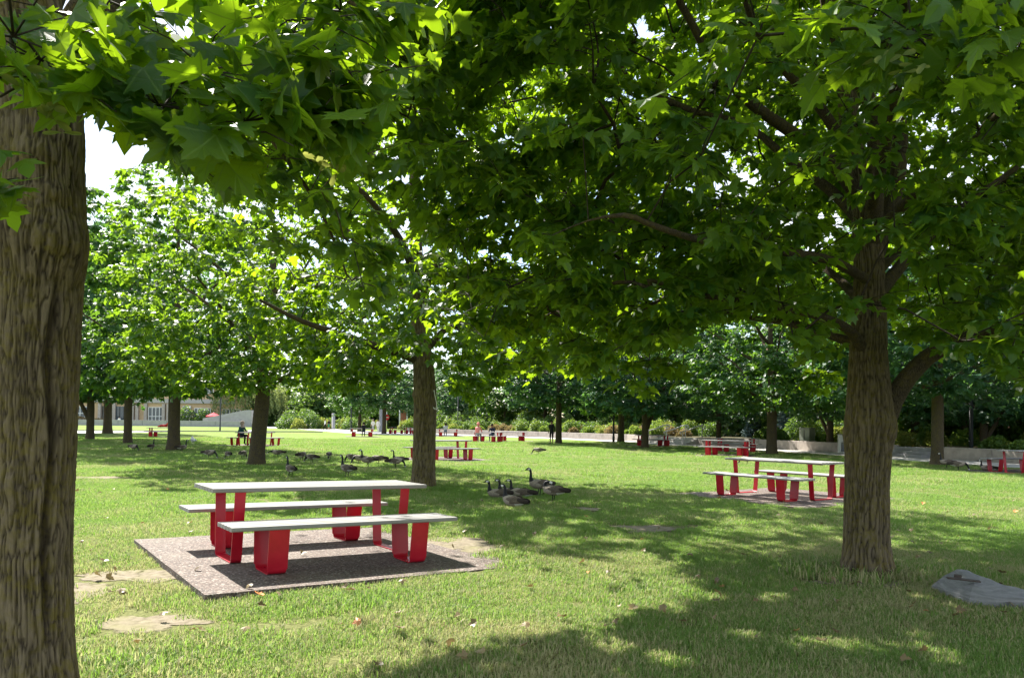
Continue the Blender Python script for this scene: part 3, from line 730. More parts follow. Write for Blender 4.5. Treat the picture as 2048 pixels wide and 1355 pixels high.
for v, px, py, rz, s, sz, lab in (
        (0, 512, 930, 0.1, .98, 1.0, 'maple with a leaning grey-brown trunk next to the table with the headscarf'),
        (1, 347, 901, 1.0, 1.0, 1.08, 'broad dark maple trunk with a goose at its foot and a gull next to it'),
        (3, 255, 887, 2.0, 1.0, 1.15, 'slim pale maple trunk between two darker maples, red table beyond it'),
        (2, 180, 879, 3.3, 1.15, 1.1, 'low-forking dark maple on the lawn in front of the tan building'),
        (3, 768, 866.5, .7, 1.1, 1.0, 'dark maple by the path next to two walkers in white'),
        (1, 719, 862, 2.2, .95, 1.0, 'thin maple beyond the table where a person rests their face on their hands'),
        (3, 1117, 887, 1.4, 1.0, 1.0, 'maple that the person in black stands against'),
        (1, 1242, 884, 4.0, .95, 1.0, 'slim maple next to a black lamp post by the pavement'),
        (2, 1290, 896, 0.3, 1.0, 1.0, 'forked maple in front of the shaded picnic table near the concrete steps'),
        (3, 1437, 891, 5.0, .8, .9, 'small low-crowned maple between the handrails and the clipped round hedge'),
        (1, 1543, 909, 3.0, .95, 1.0, 'straight dark maple near the green cabinet on the retaining wall'),
        (2, 1660, 903, 2.0, .95, 1.0, 'thin maple beside the newspaper box'),
        (3, 1875, 931, .4, 1.0, 1.0, 'stout dark maple with geese resting at its foot beside the low steps'),
        (2, 1968, 917, 5.2, .9, .95, 'many-stemmed maple next to the thick black post')):
    place_tree(v, gp(px, py), rz, s, lab, sz=sz)
rng = np.random.default_rng(77)
for i, (px, Y) in enumerate(((930, 118), (1010, 104), (1090, 96), (1180, 92), (1270, 84), (1350, 80), (1450, 74), (1540, 68), (1630, 62), (1720, 58), (1830, 50), (1930, 48), (2040, 46), (2130, 40), (1150, 120), (1400, 105))):
    p = at(px, 850, Y); p[2] = .45
    place_tree((2, 1, 3)[i % 3], p, rng.uniform(0, 6), rng.uniform(.9, 1.15), 'leafy tree standing in the planting bed beyond the retaining wall', 'trees beyond the retaining wall')
for i, (px, Y) in enumerate(((560, 190), (640, 175), (705, 165), (770, 160), (850, 150), (905, 140), (60, 70), (-60, 60), (215, 74))):
    p = at(px, 850, Y); p[2] = 0
    if i >= 6: place_tree((1, 3)[i % 2], p, rng.uniform(0, 6), 1.4, 'tall maple at the far side of the lawn before the tan building', 'tall maples before the tan building', 1.15)
    else: place_tree((1, 2, 3)[i % 3], p, rng.uniform(0, 6), 1.1, 'leafy tree beyond the far path among shrubs', 'trees beyond the far path')

# ------------------------------------------------------------------ picnic tables
def band(path, width, th, mb, u0):
    """steel strip: path in the v-z plane, strip width along u"""
    path = np.asarray(path, float); k = len(path); T = np.gradient(path, axis=0); T /= np.linalg.norm(T, axis=1)[:, None]
    Nn = np.stack([-T[:, 1], T[:, 0]], 1); P = []
    for i in range(k):
        w = width[i] if hasattr(width, '__len__') else width
        for sx, sn in ((-1, 0), (1, 0), (1, 1), (-1, 1)):
            q = path[i]+Nn[i]*th*sn; P.append((u0+sx*w/2, q[0], q[1]))
    fs = [(i*4+j, i*4+(j+1) % 4, (i+1)*4+(j+1) % 4, (i+1)*4+j) for i in range(k-1) for j in range(4)] + [(3, 2, 1, 0), tuple((k-1)*4+j for j in range(4))]
    mb.add(P, fs); return mb
def u_path(top, bot, h, r=.05):
    pts = [(-top/2, h)]
    for q in range(7):
        a = math.pi + q/6*math.pi/2; pts.append((-bot/2+r+r*math.cos(a)-(0 if q else 0), r+r*math.sin(a)))
    return pts + [(-x, z) for x, z in pts[::-1]]
TL, TW, TZ, BW, BZ, BS = 2.33, .80, .75, .51, .455, .845
ptop = MB().bbox((0, 0, 0), (TL, .099, .04), .008).mesh('plank', M_plank)
pben = MB().bbox((0, 0, 0), (TL, .088, .038), .008).mesh('plank', M_plank)
sup_b = band(u_path(.49, .41, BZ-.04), [.19]*2+[.168]*12+[.19]*2, .009, MB(), 0).mesh('bench_support', M_red)
sup_t = band(u_path(.76, .62, TZ-.045), .105, .011, MB(), 0)
for sgn in (-1, 1):
    sup_t.box((0, sgn*.22, TZ-.052), (.34, .05, .009))
sup_t = sup_t.mesh('table_support', M_red)
def h_frame(L_, w, ht, z, th):
    x0, x1, y0, y1 = L_-ht, L_+ht, w/2, .04
    pl = [(-x1, -y0), (-x0, -y0), (-x0, -y1), (x0, -y1), (x0, -y0), (x1, -y0), (x1, y0), (x0, y0), (x0, y1), (-x0, y1), (-x0, y0), (-x1, y0)]
    return MB().prism(pl, z-th, z)
bar_t = h_frame(.9, .74, .035, TZ-.0425, .010).mesh('tabletop', M_red)
bar_b = h_frame(.74, .46, .07, BZ-.0395, .009).mesh('bench', M_red)
PAD = [(-1.5, -1.62), (1.68, -1.66), (1.66, 1.8), (-1.5, 1.8)]
def picnic(p, yaw, label, planks=True, tilt=0.0, zc=.03, pad=True, n_t=7, n_b=5):
    root = empty('picnic_table', (p[0], p[1], zc), yaw); root.rotation_euler = (0, -tilt, yaw)
    tag(root, label, 'picnic table', 'red-legged picnic tables on the lawn')
    tt = link('tabletop', bar_t, root)
    for i in range(n_t):
        o = link('plank', ptop, tt); o.location = ((0, (.003, -.004, .002)[i % 3], 0)[0], (i-(n_t-1)/2)*(TW/n_t), TZ-.022)
    for s in (-1, 1):
        o = link('table_support', sup_t, root); o.location = (s*.9, 0, 0)
        b = link('bench', bar_b, root); b.location = (0, s*BS, 0)
        for i in range(n_b):
            o = link('plank', pben, b); o.location = (0, (i-(n_b-1)/2)*(BW/n_b), BZ-.02)
        for q in (-1, 1):
            o = link('bench_support', sup_b, root); o.location = (q*.73, s*BS, 0)
    if pad:
        mb = MB(); n = len(PAD); dense = []
        for i in range(n):
            a, b_ = np.array(PAD[i]), np.array(PAD[(i+1) % n]); k_ = 24
            for q in range(k_):
                w = a+(b_-a)*q/k_; nn = np.array([(b_-a)[1], -(b_-a)[0]]); nn /= np.linalg.norm(nn)
                dense.append(w+nn*.018*(vnoise(w[0]*5+p[0]*7, w[1]*5, 0.3)-.5))
        mb.prism([tuple(q) for q in dense], -.12, -.002)
        o = mb.build('paving', M_pebble); o.location = root.location; o.rotation_euler = root.rotation_euler; o['kind'] = 'structure'
    return root
TABLES = {
    1: ((-2.15, 8.42), .607, 'picnic table on a pebbled slab in front of the upright corded maple', -.018, .036),
    2: ((5.62, 16.0), -.96, 'picnic table on a pebbled slab, one end hidden behind the big maple trunk', 0, .03),
    3: ((-2.75, 30.2), .55, 'picnic table standing behind the trunk of the upright corded maple', 0, .02),
    4: ((-14.6, 43.9), 1.12, 'picnic table where a woman in a headscarf sits alone', 0, .02),
    5: ((-27.6, 61.0), .22, 'picnic table partly hidden by the broad dark maple, in front of the red lounge seat', 0, .02),
    6: ((-14.1, 72.6), .25, 'picnic table where a person rests their face on their hands', 0, .02),
    7: ((-13.6, 92.5), .5, 'empty picnic table close to the path beside the dark maple', 0, .02),
    8: ((-11.2, 92.0), .3, 'empty picnic table by the path, partly behind the corded maple trunk', 0, .02),
    9: ((-6.6, 80.0), .12, 'shaded picnic table where a dark-haired person sits, before the retaining wall', 0, .02),
    10: ((-1.8, 58.4), -.3, 'picnic table where a person in a pink hoodie sits', 0, .02),
    11: ((.05, 61.0), -.15, 'shaded picnic table just beyond the one with the pink hoodie', 0, .02),
    12: ((9.6, 52.3), .1, 'shaded picnic table behind the forked maple near the concrete steps', 0, .02),
    13: ((10.35, 37.0), -.45, 'sunlit picnic table in front of a darker one near the round hedge', 0, .02),
    14: ((12.7, 43.6), -.05, 'dark shaded picnic table behind a sunlit one near the round hedge', 0, .02),
    15: ((17.45, 25.7), .3, 'picnic table with resting geese behind it, cut by the frame edge'.replace(', cut by the frame edge', ' beyond the slate boulder'), 0, .02)}
TROOT = {}
for k_, (p, yaw, lab, tilt, zc) in TABLES.items():
    TROOT[k_] = picnic(p, yaw, lab, tilt=tilt, zc=zc, n_t=7 if k_ < 5 or k_ > 12 else 4, n_b=5 if k_ < 4 else 3)
    if not (k_ < 5 or k_ > 12):
        for o in TROOT[k_].children_recursive:
            if o.name.startswith('plank'): o.scale = (1, 1.75 if o.parent.name.startswith('table') else 1.66, 1)
    elif k_ >= 4:
        for o in TROOT[k_].children_recursive:
            if o.name.startswith('plank') and o.parent.name.startswith('bench'): o.scale = (1, 1.66, 1)
def on_table(k_, u, v, z):
    r = TROOT[k_]; a = r.rotation_euler[2]; return (r.location[0]+u*math.cos(a)-v*math.sin(a), r.location[1]+u*math.sin(a)+v*math.cos(a), r.location[2]+z)
def in_pad(x, y, m=0.0):
    r = np.zeros(np.shape(x), bool)
    for k_, (p, yaw, *_) in TABLES.items():
        dx, dy = x-p[0], y-p[1]; u = dx*math.cos(yaw)+dy*math.sin(yaw); v = -dx*math.sin(yaw)+dy*math.cos(yaw)
        r |= (u > -1.5-m) & (u < 1.67+m) & (v > -1.62-m) & (v < 1.8+m)
    return r

# ------------------------------------------------------------------ bare patches
PATCH = []
def patch(px, py, rx, ry, seed):
    c = gp(px, py); pts = []
    for i in range(110):
        a = 2*math.pi*i/110; k_ = .5+.9*vnoise(math.cos(a)*1.8+seed, math.sin(a)*1.8, seed*.7)+.28*(vnoise(math.cos(a)*5, math.sin(a)*5, seed)-.5)+.1*(vnoise(math.cos(a)*13, math.sin(a)*13, seed)-.5)
        pts.append((c[0]+rx*k_*math.cos(a), c[1]+ry*k_*math.sin(a)))
    n_ = len(pts); V, ed = [(c[0], c[1], 0)], [1.0]
    for f_, e_ in ((.45, .95), (.8, .55), (1.12, 0.0)):
        V += [(c[0]+(x-c[0])*f_, c[1]+(y-c[1])*f_, 0) for x, y in pts]; ed += [e_]*n_
    Fc = [(0, 1+i, 1+(i+1) % n_) for i in range(n_)]
    for k_ in (0, 1):
        for i in range(n_):
            p0, p1, q0, q1 = 1+k_*n_+i, 1+k_*n_+(i+1) % n_, 1+(k_+1)*n_+i, 1+(k_+1)*n_+(i+1) % n_; Fc += [(p0, q0, q1), (p0, q1, p1)]
    o = link('bare_ground', mesh_np('bare_ground', V, Fc, M_dirt, True, {'edge': ed})); o.location.z = .004+.0007*len(PATCH); o['kind'] = 'structure'; PATCH.append((c[0], c[1], rx, ry))
for i, a in enumerate(((150, 1188, .36, .42), (285, 1243, .46, .24), (225, 1150, .4, .26), (330, 1150, .3, .3), (905, 1085, .55, .6), (965, 1100, .3, .3), (1285, 1058, .5, .55), (1180, 1018, .3, .25), (200, 955, .8, .5), (250, 911, 1.3, .4), (160, 918, .8, .5), (1290, 901, 1.3, .6), (1700, 1005, .5, .5), (1710, 1160, .5, .34), (1330, 890, 1.0, .6))): patch(*a, seed=i*3.1+1)

# ------------------------------------------------------------------ grass
def grass_patch(name, seed, n, size, h):
    rng = np.random.default_rng(seed); x = rng.uniform(-size/2, size/2, n); y = rng.uniform(-size/2, size/2, n)
    a = rng.uniform(0, 2*math.pi, n); hh = h*rng.uniform(.5, 1.25, n); w = rng.uniform(.0018, .0034, n); lean = rng.uniform(.1, 1.0, n)
    ca, sa = np.cos(a), np.sin(a); px, py = -sa*w, ca*w; z0 = np.zeros(n)
    base1 = np.stack([x+px, y+py, z0], 1); base2 = np.stack([x-px, y-py, z0], 1)
    mx, my = x+ca*lean*hh*.35, y+sa*lean*hh*.35
    m1 = np.stack([mx+px*.8, my+py*.8, hh*.6], 1); m2 = np.stack([mx-px*.8, my-py*.8, hh*.6], 1)
    tp = np.stack([x+ca*lean*hh*.95, y+sa*lean*hh*.95, hh*(1-.3*lean)], 1)
    V = np.stack([base1, base2, m2, m1, tp], 1).reshape(-1, 3); b = np.arange(n)*5
    Fc = np.concatenate([np.stack([b, b+1, b+2], 1), np.stack([b, b+2, b+3], 1), np.stack([b+3, b+2, b+4], 1)])
    t = np.clip(rng.beta(1.6, 2.2, n), 0, 1)
    return mesh_np(name, V, Fc, M_grass, True, {'tint': np.repeat(t, 5)})
GC = bpy.data.collections.new('grass_tufts')
for i in range(5):
    o = bpy.data.objects.new('grass_tuft', grass_patch('grass_tuft', i, 600, .42, (.052, .043, .06, .048, .037)[i])); GC.objects.link(o)
rng = np.random.default_rng(3)
gx, gy, gs = [], [], []
def scatter(y0, y1, step, sc_):
    ys = np.arange(y0, y1, step)
    for y in ys:
        hw = y*.70+1.2; xs = np.arange(-hw, hw, step)
        gx.append(xs+rng.uniform(-.5, .5, len(xs))*step); gy.append(np.full(len(xs), y)+rng.uniform(-.5, .5, len(xs))*step); gs.append(sc_*rng.uniform(.8, 1.2, len(xs)))
scatter(3.6, 11, .21, 1.0); scatter(11, 20, .30, 1.1); scatter(20, 34, .46, 1.45); scatter(34, 62, .85, 2.0)
for T_, r0_, r1_, n_ in ((RB, .3, .48, 60), (LB, .26, .42, 50), (MBp, .33, .5, 50)):
    a_ = rng.uniform(0, 6.28, n_); q_ = rng.uniform(r0_, r1_, n_); gx.append(T_[0]+q_*np.cos(a_)); gy.append(T_[1]+q_*np.sin(a_)); gs.append(rng.uniform(1.2, 1.9, n_))
gx, gy, gs = map(np.concatenate, (gx, gy, gs))
dens = fbm(gx*.9, gy*.9, 0*gx, 4, 3)
kp = ~in_pad(gx, gy, np.where(rng.random(len(gx)) < .25, -.06, .04)) & (rng.random(len(gx)) < np.clip(dens*2.6-.15, .45, 1))
for cx_, cy_, rx, ry in PATCH:
    q = np.hypot((gx-cx_)/(rx+.1), (gy-cy_)/(ry+.1)); kp &= (q > .92+.2*rng.random(len(gx))) | (rng.random(len(gx)) < .2*q*q)
for T_, r_ in ((RB, .27), (LB, .24), (MBp, .3)): kp &= np.hypot(gx-T_[0], gy-T_[1]) > r_
wp = np.array(front); 
kp &= ~((gy > 22) & (gx > np.interp(gy, wp[::-1, 1], wp[::-1, 0])-.3))
gs = gs*(.6+.8*fbm(gx*1.6, gy*1.6, 0*gx, 8, 2)); gx, gy, gs = gx[kp], gy[kp], gs[kp]
me = bpy.data.meshes.new('grass'); me.vertices.add(len(gx)); me.vertices.foreach_set('co', np.stack([gx, gy, np.full(len(gx), -.004)], 1).astype(np.float32).ravel())
for nm, ty, val in (('gscale', 'FLOAT', gs), ('gidx', 'INT', rng.integers(0, 5, len(gx)))):
    a_ = me.attributes.new(nm, ty, 'POINT'); a_.data.foreach_set('value', val.astype(np.float32 if ty == 'FLOAT' else np.int32))
a_ = me.attributes.new('grot', 'FLOAT_VECTOR', 'POINT'); a_.data.foreach_set('vector', np.stack([0*gx, 0*gx, rng.uniform(0, 6.28, len(gx))], 1).astype(np.float32).ravel())
go = link('grass', me); tag(go, 'short patchy lawn grass with dry straw-coloured blades', 'grass', kind='stuff')
ng = bpy.data.node_groups.new('grass_scatter', 'GeometryNodeTree')
ng.interface.new_socket('Geometry', in_out='INPUT', socket_type='NodeSocketGeometry'); ng.interface.new_socket('Geometry', in_out='OUTPUT', socket_type='NodeSocketGeometry')
gi, gout = ng.nodes.new('NodeGroupInput'), ng.nodes.new('NodeGroupOutput')
ci = ng.nodes.new('GeometryNodeCollectionInfo'); ci.inputs['Collection'].default_value = GC; ci.inputs['Separate Children'].default_value = True; ci.inputs['Reset Children'].default_value = True
ip = ng.nodes.new('GeometryNodeInstanceOnPoints'); ip.inputs['Pick Instance'].default_value = True
def named(n, ty):
    q = ng.nodes.new('GeometryNodeInputNamedAttribute'); q.data_type = ty; q.inputs['Name'].default_value = n; return [o_ for o_ in q.outputs if o_.enabled and o_.name == 'Attribute'][0]
ng.links.new(gi.outputs[0], ip.inputs['Points']); ng.links.new(ci.outputs[0], ip.inputs['Instance'])
ng.links.new(named('gidx', 'INT'), ip.inputs['Instance Index']); ng.links.new(named('grot', 'FLOAT_VECTOR'), ip.inputs['Rotation']); ng.links.new(named('gscale', 'FLOAT'), ip.inputs['Scale'])
ng.links.new(ip.outputs[0], gout.inputs[0])
go.modifiers.new('scatter', 'NODES').node_group = ng

# ------------------------------------------------------------------ geese
M_gb = simple('goose_brown', (.12, .096, .074), .8, .2, .35, 35); M_gl = simple('goose_breast', (.3, .255, .205), .8, .2, .25, 30)
M_gk = simple('goose_black', (.012, .012, .013), .6, .3); M_gw = simple('goose_white', (.7, .69, .66), .8, .2); M_gd = simple('goose_flight_feather', (.04, .031, .026), .8, .2, .3, 50)
GM = [M_gb, M_gl, M_gk, M_gw, M_gd]
def goose_mesh(pose):
    """one continuous loft tail -> body -> neck -> head -> bill; x forward, z up, metres"""
    zb = {'up': .30, 'graze': .30, 'low': .30, 'lie': .14, 'tuck': .30}[pose]
    body = [(-.50, -.035, .012, .006), (-.44, -.03, .055, .014), (-.36, -.015, .07, .035), (-.26, -.005, .105, .085), (-.14, 0, .135, .12), (0, .005, .15, .138), (.12, .015, .138, .132), (.205, .045, .105, .108)]
    neck = {'up': [(.245, .105, .07, .075), (.262, .185, .044, .044), (.262, .27, .034, .034), (.268, .355, .032, .032), (.295, .415, .034, .036), (.335, .43, .036, .042), (.375, .42, .028, .032), (.41, .405, .018, .016), (.455, .395, .007, .005)],
            'lie': [(.245, .095, .07, .075), (.26, .16, .046, .046), (.255, .23, .035, .035), (.262, .30, .033, .033), (.29, .35, .034, .036), (.33, .362, .036, .042), (.37, .352, .028, .032), (.405, .337, .018, .016), (.45, .327, .007, .005)],
            'graze': [(.27, .04, .075, .08), (.335, -.005, .046, .046), (.385, -.075, .035, .035), (.415, -.15, .032, .032), (.435, -.205, .036, .036), (.45, -.235, .036, .04), (.463, -.258, .026, .03), (.47, -.277, .016, .014), (.475, -.293, .006, .004)],
            'low': [(.28, .06, .07, .075), (.35, .075, .044, .044), (.43, .06, .035, .035), (.50, .03, .032, .032), (.545, .0, .035, .037), (.575, -.025, .035, .04), (.605, -.05, .027, .03), (.63, -.075, .017, .015), (.655, -.098, .006, .004)],
            'tuck': [(.24, .10, .07, .07), (.245, .17, .05, .05), (.215, .215, .04, .04), (.155, .23, .037, .037), (.10, .215, .04, .042), (.06, .20, .038, .04), (.02, .185, .028, .03), (-.01, .175, .018, .014), (-.05, .165, .007, .004)]}[pose]
    R_ = [(x, zb+z, w, h_) for x, z, w, h_ in body+neck]; C = np.array([(r[0], 0, r[1]) for r in R_]); n = 14
    T = np.gradient(C, axis=0); T /= np.linalg.norm(T, axis=1)[:, None]; P = []
    for i, (x, z, w, h_) in enumerate(R_):
        Bv = np.cross(T[i], [0, 1., 0]); Bv = -Bv if (Bv[2] < 0 and i < 9) else Bv
        if i >= 9 and np.dot(Bv, prevB) < 0: Bv = -Bv
        prevB = Bv
        for j in range(n):
            t = 2*math.pi*j/n; P.append(C[i]+w*math.cos(t)*np.array([0, 1., 0])+h_*math.sin(t)*Bv)
    mb = MB(); nb = len(body)
    for i in range(len(R_)-1):
        for j in range(n):
            s_ = math.sin(2*math.pi*(j+.5)/n)
            if i < 2: m = 2
            elif i < 4: m = 3 if s_ < -.25 else (2 if i == 2 and s_ > .5 else 0)
            elif i < nb-1: m = 1 if (s_ < -.25 or i >= nb-3) else 0
            elif i == nb-1: m = 1
            else:
                m = 2
                if i in (nb+4, nb+5) and s_ < .35 and abs(s_) < .99: m = 3
            mb.m.append(m); mb.f.append((i*n+j, i*n+(j+1) % n, (i+1)*n+(j+1) % n, (i+1)*n+j))
    mb.v = [tuple(p) for p in P]; mb.f += [tuple(range(n-1, -1, -1)), tuple((len(R_)-1)*n+j for j in range(n))]; mb.m += [2, 2]
    for s_ in (-1, 1):       # folded wings, layered: coverts then dark flight feathers crossing over the rump
        for (x0, x1, y0, w0, zz, hgt, m, tipz) in ((-.28, .15, .118, .045, .045, .10, 0, -.01), (-.50, -.05, .085, .03, .05, .06, 4, -.03)):
            k_ = 9; Q = []
            for i in range(k_):
                u = i/(k_-1); x = x0+(x1-x0)*u; a_ = math.sin(math.pi*min(1, .12+.88*u)**.8)**.7 if u < 1 else .05
                yy = s_*(y0*(.35+.65*min(1, u*1.8))); zz_ = zb+zz+tipz*(1-u)
                for q in range(6):
                    t = math.pi*q/5; Q.append((x, yy+s_*w0*a_*math.sin(t), zz_+hgt*a_*math.cos(t)))
            mb.add(Q, [(i*6+q, i*6+q+1, (i+1)*6+q+1, (i+1)*6+q) for i in range(k_-1) for q in range(5)], m)
        if pose != 'lie':
            mb.tube([(.0, s_*.06, zb-.09), (-.02, s_*.06, .16), (.0, s_*.06, .03), (.01, s_*.06, .012)], [.035, .014, .011, .012], 6, 2)
            mb.add([(-.03, s_*.06, .004), (.10, s_*.06-.05, .004), (.12, s_*.06, .006), (.10, s_*.06+.05, .004), (0, s_*.06, .022)], [(0, 1, 4), (1, 2, 4), (2, 3, 4), (3, 0, 4), (3, 2, 1, 0)], 2)
    return mb.mesh('goose', GM, True)
GOOSE = {p: goose_mesh(p) for p in ('up', 'graze', 'low', 'lie', 'tuck')}
# px, py(feet), pose, heading degrees (0 = towards picture right, 90 = away), label
GEESE = [(267, 903, 'graze', -40, 'goose grazing head-down between the pale and the broad dark maple trunks'),
         (303, 902, 'up', 70, 'goose with raised neck facing away, before the broad dark maple'),
         (364, 904, 'up', 35, 'goose with raised neck at the foot of the broad dark maple'),
         (419, 917, 'graze', -30, 'goose grazing in shade, first of three between the dark and leaning maples'),
         (456, 919, 'graze', 120, 'goose grazing with its tail up, middle of three between the two maples'),
         (486, 918, 'graze', 80, 'goose grazing facing away right next to the leaning maple trunk'),
         (555, 915, 'low', 180, 'goose stretching its neck low beside the leaning maple'),
         (603, 922, 'graze', 60, 'small-looking goose bent down, between the stretching goose and another grazer'),
         (623, 926, 'graze', 145, 'grazing goose next to the small-looking bent goose'),
         (581, 954, 'up', 118, 'pale sunlit goose standing alert on the edge of the shade'),
         (658, 920, 'graze', 95, 'goose seen from behind, grazing at the border of sun and shade'),
         (694, 954, 'up', 128, 'alert goose in shade standing in front of the grazing flock'),
         (704, 927, 'graze', 140, 'goose grazing directly behind the alert shaded goose'),
         (718, 929, 'graze', 220, 'goose half hidden behind the tall-necked goose of the flock'),
         (735, 934, 'up', 212, 'goose with the tallest raised neck in the middle of the flock'),
         (757, 929, 'graze', 178, 'dark goose just behind the tall-necked goose, tail towards the corded maple'),
         (791, 936, 'graze', 10, 'goose with pale flank grazing towards the corded maple trunk'),
         (798, 931, 'up', 190, 'goose with raised neck behind the pale-flanked grazer by the corded maple'),
         (995, 996, 'lie', 195, 'goose lying in shade with raised head, end of the resting group'),
         (1016, 994, 'lie', 170, 'goose lying between two resting geese, mostly hidden'),
         (1040, 995, 'lie', 175, 'long-bodied goose lying with raised head in the resting group'),
         (1026, 1013, 'lie', 145, 'goose lying in front of the resting group'),
         (1078, 991, 'up', 205, 'goose standing alert among the resting group'),
         (1106, 1004, 'tuck', 160, 'standing goose preening with its neck tucked over its back'),
         (1077, 909, 'graze', 180, 'lone goose grazing on the open sunlit grass'),
         (1494, 929, 'graze', 180, 'goose grazing beyond the table by the big maple, seen below its top'),
         (1893, 936, 'up', 175, 'goose with raised neck beside the stout dark maple'),
         (1917, 941, 'graze', 0, 'pale goose bent down next to the stout dark maple'),
         (1975, 941, 'lie', 180, 'goose lying behind the picnic table beyond the slate boulder')]
rng = np.random.default_rng(9)
for px, py, pose, hd, lab in GEESE:
    o = link('goose', GOOSE[pose]); p = gp(px, py); s = .70*rng.uniform(.95, 1.06)
    o.location = (p[0], p[1], .015 if pose != 'lie' else .0); o.rotation_euler = (0, 0, math.radians(hd+rng.uniform(-6, 6))-math.atan2(p[0], p[1])*.6); o.scale = (s,)*3
    tag(o, lab, 'goose', 'geese on the lawn')
g = MB(); g.tube([(-.2, 0, .16), (-.12, 0, .17), (0, 0, .19), (.08, 0, .22), (.11, 0, .27), (.13, 0, .31), (.16, 0, .31), (.20, 0, .30)], [.01, .05, .085, .07, .045, .04, .03, .006], 10, 0)
for s_ in (-1, 1):
    g.tube([(0, s_*.03, .13), (0, s_*.03, .01)], .008, 5, 1); g.tube([(-.24, s_*.02, .17), (-.1, s_*.07, .2), (.04, s_*.08, .22)], [.008, .035, .02], 6, 1)
o = g.build('gull', [M_gw, simple('gull_grey', (.35, .37, .4))], None, True); p = gp(386, 890); o.location = p; o.rotation_euler = (0, 0, 2.2); o.scale = (1.5,)*3
tag(o, 'white gull standing on the grass near the broad dark maple', 'gull')

